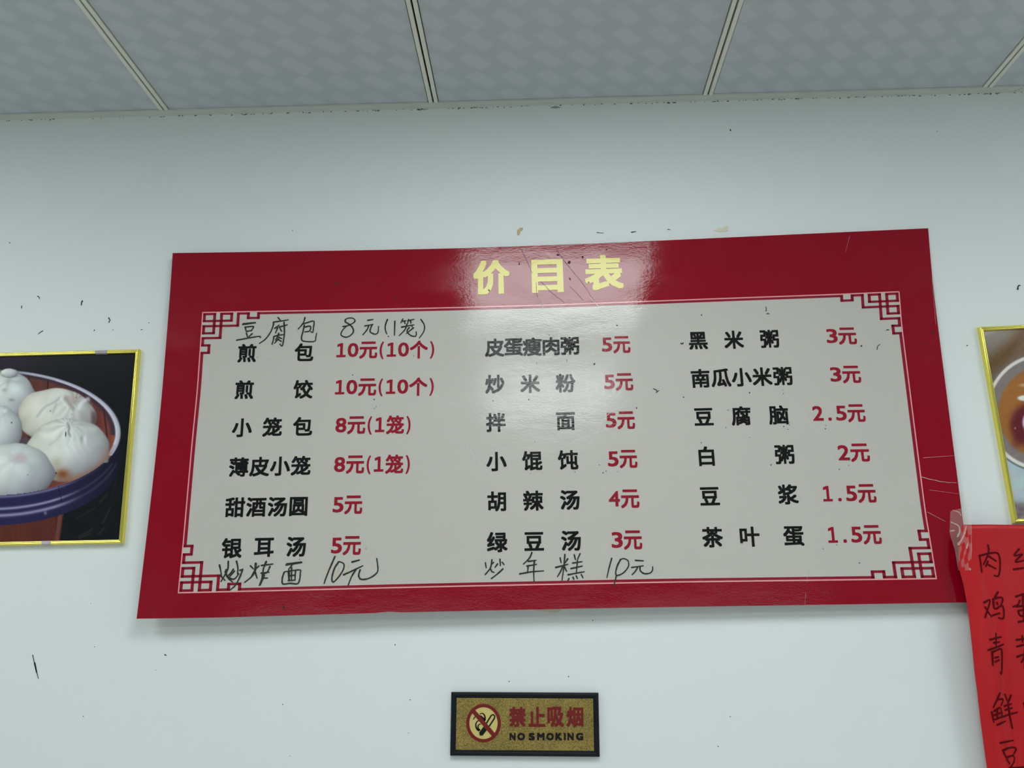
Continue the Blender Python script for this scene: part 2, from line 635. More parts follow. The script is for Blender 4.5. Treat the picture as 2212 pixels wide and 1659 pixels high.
# marks on the wall -------------------------------------------------
WM = [  # crop origin x, y, scale ; strokes in that crop, width
    (0, 400, 4.6075, [
        ([(96, 575), (103, 575)], 12), ([(375, 1105), (392, 1118), (393, 1135)], 9), ([(218, 1203), (214, 1228)], 10),
        ([(822, 1152), (812, 1170), (811, 1195)], 13), ([(1082, 1320), (1095, 1345), (1082, 1368)], 12),
        ([(428, 1450), (402, 1465), (380, 1484)], 9), ([(941, 1440), (937, 1452)], 9), ([(1120, 1441), (1131, 1442)], 7),
        ([(1404, 1438), (1419, 1438)], 7), ([(1480, 1369), (1488, 1373)], 8)]),
    (0, 0, 2.0, [([(297, 210), (300, 212)], 3), ([(1263, 996), (1266, 998)], 3)]),
    (1106, 0, 2.0, [([(942, 560), (945, 566)], 5), ([(516, 1004), (536, 1001)], 5), ([(366, 1005), (396, 1008)], 3),
                    ([(672, 991), (684, 993)], 4), ([(1836, 568), (1838, 569)], 3)]),
    (2080, 680, 6.912, [([(58, 460), (70, 460)], 17), ([(816, 1660), (818, 1661)], 6)]),
    (0, 1200, 2.212, [([(157, 475), (164, 510), (178, 565), (184, 588)], 3.5), ([(166, 512), (176, 560)], 7),
                      ([(788, 474), (795, 477)], 5), ([(451, 436), (453, 437)], 4), ([(1888, 425), (1888, 430)], 4),
                      ([(1350, 711), (1353, 712)], 4), ([(398, 768), (400, 769)], 4), ([(1958, 689), (1961, 690)], 4),
                      ([(744, 548), (746, 549)], 3), ([(1951, 848), (1953, 849)], 3), ([(434, 230), (436, 231)], 3),
                      ([(1384, 957), (1386, 958)], 3)]),
    (1000, 1280, 2.011, [([(200, 385), (202, 387)], 4), ([(458, 364), (460, 367)], 4), ([(563, 120), (565, 121)], 4),
                         ([(1108, 668), (1110, 669)], 4), ([(1160, 539), (1162, 540)], 4)]),
    (1960, 600, 1.5665, [([(373, 40), (375, 28), (382, 26)], 5)]),
]
for ox, oy, sc, strokes in WM:
    for pts, w in strokes:
        v, f = [], []
        P = smooth_line([tuple(on_wall(ox + a / sc, oy + b / sc)[[0, 2]]) for a, b in pts], 4)
        ribbon(v, f, P, w / sc / 1000, -0.0006, taper=(1.1, 0.7), wobble=0.15)
        link('wall_mark', mesh_of('wall_mark', v, f), M['speck'], wall_back)
# two grey smudges and a stain
for (px, py, rx, rz) in ((1200, 232, 0.012, 0.003),):
    c = on_wall(px, py)
    v, f = [], []
    blob(v, f, (c[0], c[2]), rx, rz, -0.0005, n=12)
    link('wall_smudge', mesh_of('wall_smudge', v, f), M['smudge'], wall_back)

# ================================================================== PRICE BOARD
BX, BZ = 0.0137, H - 0.7093
BHW, BHH = 0.796, 0.378
OFF = lambda x, z: 0.0215 - 0.006 * (x - BX) / BHW - 0.008 * (z - BZ) / BHH   # the board leans a little off the wall
p_a = np.array([BX, -OFF(BX, BZ), BZ])
ex = np.array([1.0, 0.006 / BHW, 0.0])
ez = np.array([0.0, 0.008 / BHH, 1.0])
ex /= np.linalg.norm(ex)
nrm = np.cross(ez, ex)                     # points into the wall (+y)
nrm /= np.linalg.norm(nrm)
ez = np.cross(ex, nrm)
nrm_b = nrm if nrm[1] > 0 else -nrm
base_pt = p_a - ez * BHH
BM = Matrix.Identity(4)
for i in range(3):
    BM[i][0], BM[i][1], BM[i][2], BM[i][3] = ex[i], nrm_b[i], ez[i], base_pt[i]
board = thing('price_board', 'large red and cream printed price board hanging in the middle of the white wall', 'menu board', BM)


def bl(px, py):
    P = on_plane(px, py, base_pt, nrm_b) - base_pt
    return np.array([P @ ex, P @ ez])


def board_part(name, v, f, mt):
    o = link(name, mesh_of(name, v, f), mt, board)
    return o


def edge_pts(pts, n):
    """resample a measured edge evenly, returns board-plane points"""
    P = np.array([bl(*p) for p in pts])
    d = np.r_[0, np.cumsum(np.linalg.norm(np.diff(P, axis=0), axis=1))]
    t = np.linspace(0, d[-1], n)
    out = np.c_[np.interp(t, d, P[:, 0]), np.interp(t, d, P[:, 1])]
    for _ in range(3):
        out[1:-1] = (out[:-2] + 2 * out[1:-1] + out[2:]) / 4
    return out


T_OUT = [(373, 546.6), (560, 544), (760, 541), (980, 536.8), (1106, 532.5), (1250, 527), (1420, 520), (1700, 507), (2005, 493)]
R_OUT = [(2005, 493), (2013, 600), (2028, 720), (2045, 850), (2051, 900), (2081, 1130), (2101, 1301)]
B_OUT = [(2101, 1301), (1800, 1306), (1500, 1310.5), (1250, 1314.5), (1020, 1319.5), (860, 1323), (678, 1328), (480, 1334), (295, 1336.5)]
L_OUT = [(295, 1336.5), (306, 1249), (336, 992), (350, 851), (370, 600), (373, 546.6)]
poly = []
for e, n in ((T_OUT, 36), (R_OUT, 20), (B_OUT, 60), (L_OUT, 20)):
    poly.append(edge_pts(e, n)[:-1])
poly = np.vstack(poly)
# small dent chipped out of the lower edge
dent = bl(832, 1322)
for k in range(len(poly)):
    if abs(poly[k, 0] - dent[0]) < 0.012 and poly[k, 1] < 0.1:
        poly[k, 1] += 0.002
TH = 0.005
n = len(poly)
v = [(p[0], 0, p[1]) for p in poly] + [(p[0], TH, p[1]) for p in poly]
f = [tuple(range(n))[::-1], tuple(range(n, 2 * n))] + [(k, (k + 1) % n, n + (k + 1) % n, n + k) for k in range(n)]
me = mesh_of('backing_panel', v, f)
me.materials.append(M['red'])
me.materials.append(M['edge'])
for p in me.polygons:
    p.material_index = 0 if p.index == 0 else 1
bm = bmesh.new()
bm.from_mesh(me)
bmesh.ops.recalc_face_normals(bm, faces=bm.faces)
bm.to_mesh(me)
bm.free()
link('backing_panel', me, M['red'], board)
# four foam pads hold it to the wall
for sx in (-0.62, 0.62):
    for z in (0.12, 0.66):
        o_ = OFF(BX + sx, base_pt[2] + z)
        me = box_mesh('foam_pad', (sx - 0.02, TH, z - 0.02), (sx + 0.02, o_ - 0.001, z + 0.02))
        link('foam_pad', me, M['edge'], board)

# inner print: Coons patch through the measured inner frame
T_IN = [(437, 674), (500, 672.7), (720, 669), (940, 664.4), (1180, 658), (1420, 649), (1600, 642.3), (1818, 634.4), (1943, 629)]
B_IN = [(384, 1282), (600, 1277), (860, 1270.6), (1020, 1267), (1440, 1258.8), (1820, 1254), (2024, 1251.3)]
L_IN = [(437, 674), (425.5, 840), (413, 965), (395, 1170), (384, 1282)]
R_IN = [(1943, 629), (1948.5, 701), (1961, 800), (1978, 935), (1999, 1100), (2024, 1251.3)]
NS = 200
cT, cB, cL, cR = (edge_pts(e, NS + 1) for e in (T_IN, B_IN, L_IN, R_IN))


def lerp_c(c, t):
    t = min(max(t, 0), 1) * NS
    i = min(int(t), NS - 1)
    return c[i] + (c[i + 1] - c[i]) * (t - i)


def inner(s, t):
    """s across 0..1, t down 0..1"""
    P = (1 - t) * lerp_c(cT, s) + t * lerp_c(cB, s) + (1 - s) * lerp_c(cL, t) + s * lerp_c(cR, t)
    P = P - ((1 - s) * (1 - t) * cT[0] + s * (1 - t) * cT[-1] + (1 - s) * t * cB[0] + s * t * cB[-1])
    return P


IW = np.linalg.norm(cT[-1] - cT[0])
IH = np.linalg.norm(cL[-1] - cL[0])


def im(x, y):
    """metres from the top left inner corner"""
    return inner(x / IW, y / IH)


def strip_on(vs, fs, pts, wx, wy, y):
    """axis-aligned strokes following the fret; pts in metres (x right, y down); wx = thickness of vertical strokes"""
    for (x0, y0), (x1, y1) in zip(pts[:-1], pts[1:]):
        xa, xb = min(x0, x1) - wx / 2, max(x0, x1) + wx / 2
        ya, yb = min(y0, y1) - wy / 2, max(y0, y1) + wy / 2
        k = max(1, int(max(xb - xa, yb - ya) / 0.03))
        for q in range(k):
            if xb - xa > yb - ya:
                c = [(xa + (xb - xa) * q / k, ya), (xa + (xb - xa) * (q + 1) / k, ya), (xa + (xb - xa) * (q + 1) / k, yb), (xa + (xb - xa) * q / k, yb)]
            else:
                c = [(xa, ya + (yb - ya) * q / k), (xb, ya + (yb - ya) * q / k), (xb, ya + (yb - ya) * (q + 1) / k), (xa, ya + (yb - ya) * (q + 1) / k)]
            b0 = len(vs)
            for cx, cy in c:
                P = im(cx, cy)
                vs.append((P[0], y, P[1]))
            fs.append((b0 + 3, b0 + 2, b0 + 1, b0))


# cream field with pink outline
v, f = [], []
NX, NZ = 48, 24
PL = 0.0024
for i in range(NX + 1):
    for j in range(NZ + 1):
        x = PL + (IW - 2 * PL) * i / NX
        y = PL + (IH - 2 * PL) * j / NZ
        P = im(x, y)
        v.append((P[0], -0.0002, P[1]))
for i in range(NX):
    for j in range(NZ):
        a = i * (NZ + 1) + j
        f.append((a, a + 1, a + NZ + 2, a + NZ + 1))
board_part('inner_field', v, f, M['cream'])
v, f = [], []
hp = PL / 2
for seg in ([(hp, hp), (IW - hp, hp)], [(IW - hp, hp), (IW - hp, IH - hp)], [(IW - hp, IH - hp), (hp, IH - hp)], [(hp, IH - hp), (hp, hp)]):
    strip_on(v, f, seg, PL, PL, -0.0003)
board_part('outline', v, f, M['pink'])

SX, SY = 1 / 1045.0, 1 / 985.0             # the fret measured in photo pixels at the top left corner
C1 = dict(a=5.6, b=28, c=43, d=65.3, e=79.8, g=101.7, h=124)
R1 = dict(a=5.0, b=20.1, c=31.2, d=46.4, e=56.9, g=72.3, h=88.2)
fret = [
    [(C1['a'], R1['a']), (C1['b'], R1['a'])], [(C1['a'], R1['a']), (C1['a'], R1['b'])],
    [(C1['b'], R1['a']), (C1['b'], R1['d'])], [(C1['c'], R1['a']), (C1['c'], R1['e'])],
    [(C1['a'], R1['b']), (C1['d'], R1['b'])], [(C1['a'], R1['c']), (C1['e'], R1['c'])],
    [(C1['c'], R1['a']), (C1['d'], R1['a'])], [(C1['d'], R1['a']), (C1['d'], R1['b'])],
    [(C1['a'], R1['c']), (C1['a'], R1['d'])], [(C1['a'], R1['d']), (C1['b'], R1['d'])],
    [(C1['a'], R1['e']), (C1['c'], R1['e'])], [(C1['e'], R1['a']), (C1['e'], R1['c'])],
    [(C1['e'], R1['a']), (C1['g'], R1['a']), (C1['g'], 15.2), (C1['h'], 15.2), (C1['h'], R1['a'])],
    [(C1['a'], R1['e']), (C1['a'], R1['g']), (20, R1['g']), (20, R1['h']), (C1['a'], R1['h'])],
]
for fx in (0, 1):
    for fy in (0, 1):
        v, f = [], []
        for st in fret:
            pts = []
            for (a, b) in st:
                x, y = a * SX, b * SY
                pts.append((IW - x if fx else x, IH - y if fy else y))
            strip_on(v, f, pts, 6.4 * SX, 4.9 * SY, -0.0004)
        board_part('fret_corner', v, f, M['fret'])
for seg in ([(C1['h'] * SX, R1['a'] * SY), (IW - C1['h'] * SX, R1['a'] * SY)],
            [(C1['h'] * SX, IH - R1['a'] * SY), (IW - C1['h'] * SX, IH - R1['a'] * SY)],
            [(C1['a'] * SX, R1['h'] * SY), (C1['a'] * SX, IH - R1['h'] * SY)],
            [(IW - C1['a'] * SX, R1['h'] * SY), (IW - C1['a'] * SX, IH - R1['h'] * SY)]):
    v, f = [], []
    strip_on(v, f, seg, 6.4 * SX, 4.9 * SY, -0.0004)
    board_part('border_stripe', v, f, M['fret'])

# printed text ------------------------------------------------------
NAMES = [
    ('煎包', (534, 763), (657, 761)), ('煎饺', (528, 842), (655, 841)), ('小笼包', (523, 924), (654, 921)),
    ('薄皮小笼', (516, 1009), (650, 1006)), ('甜酒汤圆', (508, 1096), (645, 1094)), ('银耳汤', (501, 1184), (640, 1181)),
    ('皮蛋瘦肉粥', (1068.5, 751), (1231, 747)), ('炒米粉', (1069, 830), (1221.6, 827.6)), ('拌面', (1071, 912.5), (1222, 910)),
    ('小馄饨', (1072.6, 997), (1227, 993.5)), ('胡辣汤', (1073, 1083), (1231, 1080)), ('绿豆汤', (1074, 1171), (1233.5, 1168)),
    ('黑米粥', (1508, 736), (1662, 732)), ('南瓜小米粥', (1513, 817.5), (1690.6, 812.5)), ('豆腐脑', (1520, 900.5), (1681.6, 896.6)),
    ('白粥', (1526, 985.5), (1694.5, 981.6)), ('豆浆', (1533, 1072), (1702, 1068)), ('茶叶蛋', (1539, 1160.5), (1714, 1158)),
]
PRICES = [
    ('10元(10个)', 727, 938, 757), ('10元(10个)', 724, 937, 837), ('8元(1笼)', 725, 887, 919), ('8元(1笼)', 722, 885.5, 1004),
    ('5元', 719, 783, 1091), ('5元', 715.5, 780, 1179),
    ('5元', 1300, 1361.5, 745), ('5元', 1305, 1367.5, 825.6), ('5元', 1308.5, 1371.5, 908.5), ('5元', 1313, 1376.6, 992),
    ('4元', 1315, 1381, 1078), ('3元', 1321, 1387, 1167),
    ('3元', 1785, 1850, 726.5), ('3元', 1793, 1859, 809.5), ('2.5元', 1755, 1868.7, 893.6), ('2元', 1809.7, 1878, 978.5),
    ('1.5元', 1777, 1892, 1067), ('1.5元', 1788, 1903.4, 1156),
]
BOLD = 0.027
jobs = set()
for s, *_ in NAMES:
    for ch in s:
        jobs.add((ch, BOLD, 1.0))
for s, *_ in PRICES:
    for ch in s:
        jobs.add((ch, BOLD * (0.75 if ch in '0123456789.()' else 1.0), 1.0))
for ch in '价目表':
    jobs.add((ch, 0.034, 1.0))
for ch in '禁止吸烟':
    jobs.add((ch, 0.036, 1.0))
for ch in 'NOSMKIG':
    jobs.add((ch, 0.055, 1.0))
need_glyphs(sorted(jobs))

# the numeral 1 of the printed prices has a flag and a flat foot
one = np.array([(.19, 0), (.35, 0), (.35, .60), (.35, .73), (.22, .73), (.02, .66), (.02, .53), (.19, .575), (-.02, 0), (.52, 0), (.52, .115), (-.02, .115)])
one[:, 0] *= .9
_glyphs[('1', BOLD * 0.75, 1.0)] = (one, [(0, 1, 2, 7), (2, 3, 4, 5, 6, 7), (8, 9, 10, 11)], np.r_[np.zeros(8), np.ones(4) * 3])
EM = 0.0400
for s, a, b in NAMES:
    v, f = [], []
    A, B = bl(*a), bl(*b)
    ang = math.atan2(B[1] - A[1], B[0] - A[0])
    for k, ch in enumerate(s):
        t = k / (len(s) - 1)
        if s == '茶叶蛋' and k == 1:
            t = 0.46
        c = A + (B - A) * t
        v, f = [], []
        put_glyph(v, f, (ch, BOLD, 1.0), c, EM, EM, -0.0006, ang)
        board_part('dish_character', v, f, M['black'])
# advance widths per character class, fitted to the measured span
ADV = {'(': 0.42, ')': 0.42, '.': 0.62, '元': 1.0, '个': 1.0, '笼': 1.0}
GW = {'(': 0.22, ')': 0.22, '.': 0.17, '元': 0.96, '个': 0.97, '笼': 0.95, '1': 0.50}
for s, xl, xr, yc in PRICES:
    v, f = [], []
    L_, R_ = bl(xl, yc + 0.0), bl(xr, yc - 0.02 * (xr - xl) * 0.5)
    adv = [ADV.get(c, 0.64) for c in s]
    w0 = GW.get(s[0], 0.58)
    tot = sum(adv)
    wn = GW.get(s[-1], 0.58)
    span = tot - (adv[0] - w0) / 2 - (adv[-1] - wn) / 2
    k = (R_[0] - L_[0]) / span
    x = L_[0] - (adv[0] - w0) / 2 * k
    for c, a_ in zip(s, adv):
        cx = x + a_ * k / 2
        t = (cx - L_[0]) / (R_[0] - L_[0])
        cz = L_[1] + (R_[1] - L_[1]) * t
        key = (c, BOLD * (0.75 if c in '0123456789.()' else 1.0), 1.0)
        gw = GW.get(c, 0.58) * k
        v, f = [], []
        if c == '.':
            put_glyph(v, f, key, (cx, cz - 0.0115), 0, 0, -0.0006, fit=(0.0068, 0.0068))
        elif c in '()':
            put_glyph(v, f, key, (cx, cz - 0.001), 0, 0, -0.0006, fit=(gw, 0.0375))
        elif c in '0123456789':
            put_glyph(v, f, key, (cx, cz + 0.0004), 0, 0, -0.0006, fit=(gw, 0.0302))
        else:
            put_glyph(v, f, key, (cx, cz), 0, 0, -0.0006, fit=(gw, 0.0365 if c == '元' else 0.0385))
        x += a_ * k
        board_part('price_character', v, f, M['redink'])
for ch, px0, px1, py0, py1 in (('价', 1022, 1101, 561.7, 637), ('目', 1149, 1215.5, 560, 633), ('表', 1263.5, 1344.5, 550.7, 628)):
    v, f = [], []
    A, B = bl(px0, py1), bl(px1, py0)
    put_glyph(v, f, (ch, 0.034, 1.0), (A + B) / 2, 0, 0, -0.0006, 0.012, fit=(B[0] - A[0], B[1] - A[1]))
    board_part('title_character', v, f, M['yellow'])

# handwritten additions ---------------------------------------------
HW = [
    (500, 660, 5.027, 12, [  # tofu bun line, one list per character
        [[(120, 208), (265, 190)], [(125, 200), (262, 184)], [(148, 232), (156, 260), (166, 290)], [(148, 236), (238, 228), (228, 255), (215, 272)],
         [(162, 282), (226, 272)], [(163, 300), (178, 350)], [(228, 305), (190, 340)], [(55, 378), (180, 355), (300, 336), (316, 352)]],
        [[(505, 130), (535, 165)], [(455, 180), (540, 170), (620, 156)], [(456, 182), (455, 215), (425, 290), (370, 365), (302, 415)],
         [(470, 250), (520, 212)], [(503, 240), (478, 302)], [(518, 236), (610, 210)], [(572, 180), (576, 300), (566, 380), (552, 440), (525, 418)],
         [(528, 250), (548, 282)], [(462, 335), (455, 380), (440, 425)], [(466, 335), (520, 322), (568, 318)],
         [(515, 300), (500, 340), (478, 378)], [(505, 340), (550, 362)], [(510, 360), (468, 412)], [(512, 372), (545, 392)]],
        [[(800, 130), (778, 195), (722, 260)], [(765, 205), (830, 185), (895, 172), (892, 240), (884, 292), (862, 284)],
         [(792, 236), (856, 226), (850, 276), (792, 288)], [(792, 212), (776, 290), (762, 345), (772, 382), (830, 393), (905, 388), (918, 340), (926, 300)]],
        [[(1240, 150), (1236, 178), (1272, 200), (1312, 236), (1325, 285), (1290, 328), (1240, 345), (1192, 322), (1202, 278), (1250, 226), (1312, 198), (1342, 168), (1322, 140), (1272, 137), (1238, 152)], [(1210, 230), (1250, 222)]],
        [[(1478, 162), (1540, 152)], [(1446, 224), (1540, 205)], [(1492, 216), (1474, 262), (1425, 322)],
         [(1528, 208), (1508, 262), (1512, 292), (1560, 312), (1592, 292), (1597, 226)]],
        [[(1695, 150), (1672, 215), (1672, 265), (1688, 312)], [(1703, 336), (1708, 340)]],
        [[(1775, 170), (1770, 326)]],
        [[(1862, 145), (1838, 192)], [(1858, 172), (1898, 165)], [(1880, 170), (1886, 202)], [(1925, 150), (1912, 200)], [(1914, 168), (1985, 150)],
         [(1945, 165), (1950, 196)], [(1846, 236), (1984, 210)], [(1908, 200), (1885, 262), (1820, 330)],
         [(1932, 238), (1908, 280), (1945, 325), (1992, 336), (2008, 318), (2006, 285)], [(1978, 242), (1898, 308)], [(1955, 218), (1966, 236)]],
        [[(2056, 150), (2095, 215), (2088, 285), (2040, 355)]],
    ]),
    (360, 1170, 4.424, 11, [
        [[(505, 220), (516, 270), (526, 330)], [(590, 185), (586, 260), (556, 320), (520, 382)], [(560, 285), (585, 345), (632, 387)], [(668, 185), (682, 250), (678, 312)],
         [(640, 262), (610, 305), (580, 332)], [(650, 280), (600, 340)], [(698, 275), (732, 265)], [(728, 262), (704, 330), (660, 415), (602, 466)],
         [(590, 345), (645, 358), (694, 305)], [(568, 265), (575, 320), (602, 350)], [(512, 320), (560, 372)]],
        [[(856, 205), (850, 270), (818, 330), (745, 390)], [(850, 205), (842, 272), (808, 336)], [(800, 230), (832, 262)], [(846, 290), (866, 352)], [(884, 232), (850, 262)],
         [(948, 190), (930, 245)], [(955, 188), (936, 240)], [(905, 228), (1018, 214)], [(928, 248), (912, 335)], [(990, 235), (962, 290), (920, 312)], [(902, 302), (982, 292)],
         [(928, 318), (886, 420)], [(936, 320), (896, 415)], [(908, 348), (968, 348)]],
        [[(1140, 222), (1295, 200)], [(1145, 214), (1292, 194)], [(1205, 215), (1165, 268)], [(1125, 290), (1106, 350), (1112, 404), (1180, 398), (1250, 402), (1272, 360), (1278, 300), (1270, 270), (1130, 288)],
         [(1165, 280), (1168, 370)], [(1232, 280), (1226, 370)], [(1165, 326), (1226, 320)], [(1162, 372), (1232, 368)], [(1195, 245), (1194, 366)], [(1172, 275), (1175, 368)]],
        [[(1610, 140), (1560, 255), (1522, 350), (1505, 402)]],
        [[(1645, 192), (1605, 255), (1580, 345), (1592, 386), (1640, 342), (1688, 268), (1694, 215), (1652, 190)]],
        [[(1770, 196), (1845, 175)], [(1690, 318), (1790, 272), (1876, 230)], [(1816, 258), (1770, 330), (1735, 418)],
         [(1850, 268), (1836, 325), (1860, 360), (1930, 352), (1998, 310), (2020, 265), (2008, 160)]],
    ]),
    (1020, 1180, 5.267, 12, [
        [[(150, 185), (160, 248)], [(225, 150), (212, 235), (180, 285), (145, 325)], [(245, 182), (212, 215)], [(205, 250), (225, 288), (252, 298)],
         [(315, 145), (322, 225)], [(290, 200), (258, 242)], [(340, 180), (366, 212)], [(352, 255), (290, 312), (215, 370)]],
        [[(680, 70), (650, 135), (580, 206)], [(636, 172), (730, 160)], [(618, 226), (735, 206)], [(638, 218), (630, 292)], [(538, 315), (680, 290), (815, 280)], [(708, 160), (700, 280), (704, 405)]],
        [[(1000, 130), (1012, 192)], [(1088, 142), (1052, 196)], [(948, 242), (1090, 205)], [(1055, 90), (1042, 240), (1022, 386)], [(1028, 232), (1004, 290), (970, 346)], [(1045, 225), (1076, 288)],
         [(1160, 95), (1176, 156)], [(1228, 82), (1198, 150)], [(1140, 192), (1250, 175)], [(1120, 255), (1255, 225)], [(1198, 158), (1184, 312)], [(1088, 325), (1190, 305), (1278, 290)],
         [(1102, 365), (1088, 395)], [(1145, 350), (1158, 380)], [(1183, 335), (1198, 370)], [(1240, 320), (1262, 362)]],
        [[(1588, 135), (1556, 250), (1532, 360)]],
        [[(1690, 148), (1652, 220), (1632, 305), (1652, 332), (1720, 302), (1776, 232), (1772, 165), (1722, 140), (1690, 152)], [(1640, 335), (1628, 385), (1610, 458)]],
        [[(1855, 160), (1950, 166)], [(1812, 242), (1950, 222)], [(1882, 240), (1855, 285), (1818, 325)], [(1908, 236), (1914, 280), (1960, 312), (2022, 305), (2050, 275), (2053, 230)]],
    ]),
]
for ox, oy, sc, wd, chars in HW:
    for strokes in chars:
        v, f = [], []
        for q, pts in enumerate(strokes):
            P = smooth_line([bl(ox + a / sc, oy + b / sc) for a, b in pts], 5)
            ribbon(v, f, P, 1.25 * wd / sc / 1050, -0.0008 - 0.00001 * q, taper=(1.15, 0.8), wobble=0.12)
        board_part('handwritten_character', v, f, M['marker'])
# ochre glue stain behind the handwritten 10
v, f = [], []
for a, b in ((1650, 250), (1560, 230), (1740, 225)):
    P = smooth_line([bl(360 + a / 4.424, 1170 + b / 4.424), bl(360 + (a - 25) / 4.424, 1170 + (b + 55) / 4.424), bl(360 + (a - 30) / 4.424, 1170 + (b + 100) / 4.424)], 4)
    ribbon(v, f, P, 0.0016, -0.0007, wobble=0.4)
board_part('glue_stain', v, f, M['ochre'])

# creases and scratches in the film ---------------------------------
CR = [
    (980, 500, 5.027, 'crease_dark', 8, [[(728, 182), (790, 310), (858, 462)], [(1108, 180), (1180, 290), (1290, 430), (1420, 590), (1530, 765)],
                                         [(950, 545), (1060, 660), (1200, 770)], [(1262, 600), (1330, 665), (1410, 750)], [(895, 560), (905, 690), (960, 800)]]),
    (980, 500, 5.027, 'crease_faint', 5, [[(1010, 235), (1080, 290), (1170, 340)], [(2103, 110), (2126, 560)], [(2116, 110), (2136, 520)]]),
    (960, 640, 4.148, 'crease', 5, [[(840, 10), (900, 130), (1050, 335)], [(1305, 10), (1400, 110), (1480, 185), (1700, 325)],
                                    [(540, 1175), (660, 1220), (780, 1260), (920, 1285), (1100, 1335)], [(1500, 1180), (1380, 1220), (1200, 1285), (870, 1440)],
                                    [(390, 1318), (540, 1365), (690, 1447)], [(1360, 1222), (1440, 1090), (1540, 1000), (1650, 930)],
                                    [(175, 1295), (300, 1470), (470, 1659)], [(1750, 875), (1840, 820)], [(25, 945), (90, 975)]]),
    (960, 640, 4.148, 'crease_faint', 5, [[(1000, 660), (1180, 580), (1380, 505)], [(0, 1210), (150, 1250)]]),
    (1360, 640, 3.3515, 'crease', 4, [[(1215, 780), (1272, 870), (1392, 1035)]]),
    (360, 520, 3.456, 'crease', 5, [[(1985, 1140), (2060, 1185), (2142, 1226)]]),
    (1660, 900, 4.609, 'crease', 5, [[(905, 440), (1060, 540), (1232, 672)], [(1320, 800), (1472, 886)], [(1510, 600), (1700, 645), (1870, 660)]]),
    (1660, 900, 4.609, 'crease_faint', 5, [[(1580, 950), (1760, 1045)], [(400, 500), (412, 900), (482, 1250), (400, 1500), (380, 1650)],
                                           [(1600, 730), (1890, 770)], [(1540, 410), (1840, 390)], [(1400, 585), (1480, 590)]]),
    (1000, 1280, 2.011, 'crease_faint', 2, [[(1489, 0), (1484, 52)]]),
    (1780, 600, 7.9, 'crease_faint', 9, [[(1840, 0), (1870, 400), (1905, 800)]]),
    (1106, 0, 2.0, 'crease_faint', 2, [[(20, 1078), (300, 1056), (640, 1046)], [(1458, 1020), (1440, 1090)]]),
]
for ox, oy, sc, mk, wd, lines in CR:
    for pts in lines:
        v, f = [], []
        P = smooth_line([bl(ox + a / sc, oy + b / sc) for a, b in pts], 6)
        P[1:-1] += rng.normal(0, 0.0003, P[1:-1].shape)
        ribbon(v, f, P, wd / sc / 1050, -0.0011, taper=(0.9, 0.6), wobble=0.35)
        board_part('crease', v, f, M[mk])

# specks on the board -----------------------------------------------
SPK = [  # crop, (x, y, rx, ry, angle)
    (360, 520, 3.456, 'speck_red', [(1272, 320, 9, 13, .5), (1598, 332, 4, 9, 0), (1708, 428, 7, 6, 0), (604, 388, 6, 5, 0), (238, 714, 8, 5, 0), (12, 985, 5, 5, 0)]),
    (360, 520, 3.456, 'speck', [(1389, 1003, 4, 4, 0), (1550, 1185, 4, 5, 0), (1565, 1240, 3, 4, 0), (1552, 1254, 3, 4, 0)]),
    (960, 640, 4.148, 'speck', [(1547, 264, 8, 6, 0), (1344, 608, 6, 11, -.5), (755, 926, 5, 6, 0), (1722, 1001, 5, 8, 0), (939, 348, 4, 5, 0), (2142, 905, 4, 7, 0),
                                (436, 939, 4, 6, 0), (1169, 1575, 4, 6, 0), (1421, 1582, 5, 5, 0), (1448, 1568, 5, 5, 0), (1386, 1512, 4, 4, 0), (1550, 1572, 3, 3, 0), (810, 1307, 3, 4, 0),
                                (770, 1588, 3, 3, 0), (829, 600, 2, 14, 0), (1096, 580, 2, 16, .2)]),
    (1360, 640, 3.3515, 'speck', [(520, 138, 5, 7, 0), (868, 698, 4, 9, -.2), (390, 732, 4, 5, 0), (52, 809, 3, 5, 0), (1115, 944, 4, 4, 0), (1145, 964, 5, 3, 0), (1155, 932, 3, 3, 0),
                                  (1155, 914, 3, 3, 0), (1416, 960, 4, 4, 0), (1419, 938, 3, 3, 0), (1112, 706, 5, 3, .5), (697, 953, 3, 4, 0), (871, 1023, 3, 3, 0), (518, 1060, 3, 5, 0),
                                  (1677, 361, 7, 6, .6), (2046, 690, 5, 6, 0), (712, 825, 6, 2, 0), (1114, 680, 2, 5, 0)]),
    (1360, 640, 3.3515, 'speck_red', [(2193, 259, 12, 9, -.4), (2122, 346, 7, 5, 0)]),
    (1660, 900, 4.609, 'speck', [(24, 482, 5, 12, -.2), (703, 525, 5, 5, 0), (903, 1457, 6, 6, 0), (678, 1280, 5, 5, 0), (543, 1316, 5, 5, 0), (797, 488, 4, 4, 0), (659, 380, 3, 3, 0)]),
    (360, 1170, 4.424, 'speck', [(1904, 68, 4, 4, 0), (1272, 169, 4, 5, 0)]),
    (360, 1170, 4.424, 'speck_red', [(1120, 630, 8, 14, -.5), (1676, 555, 4, 5, 0)]),
    (980, 500, 5.027, 'speck_red', [(1254, 338, 15, 16, 0), (1658, 196, 7, 10, 0), (1262, 515, 6, 14, .4), (712, 352, 8, 12, 0), (1465, 553, 9, 6, .3), (385, 642, 12, 8, -.6),
                                    (1130, 255, 14, 10, 0), (1400, 280, 12, 14, .6)]),
    (500, 660, 5.027, 'speck', [(1318, 757, 5, 6, 0), (285, 562, 6, 3, .4), (1980, 545, 3, 10, 0), (400, 598, 4, 4, 0)]),
]
for ox, oy, sc, mk, L in SPK:
    for (a, b, rx, ry, an) in L:
        c = bl(ox + a / sc, oy + b / sc)
        v, f = [], []
        blob(v, f, c, rx / sc / 1050, ry / sc / 1050, -0.0012, an, n=8)
        board_part('speck', v, f, M[mk])
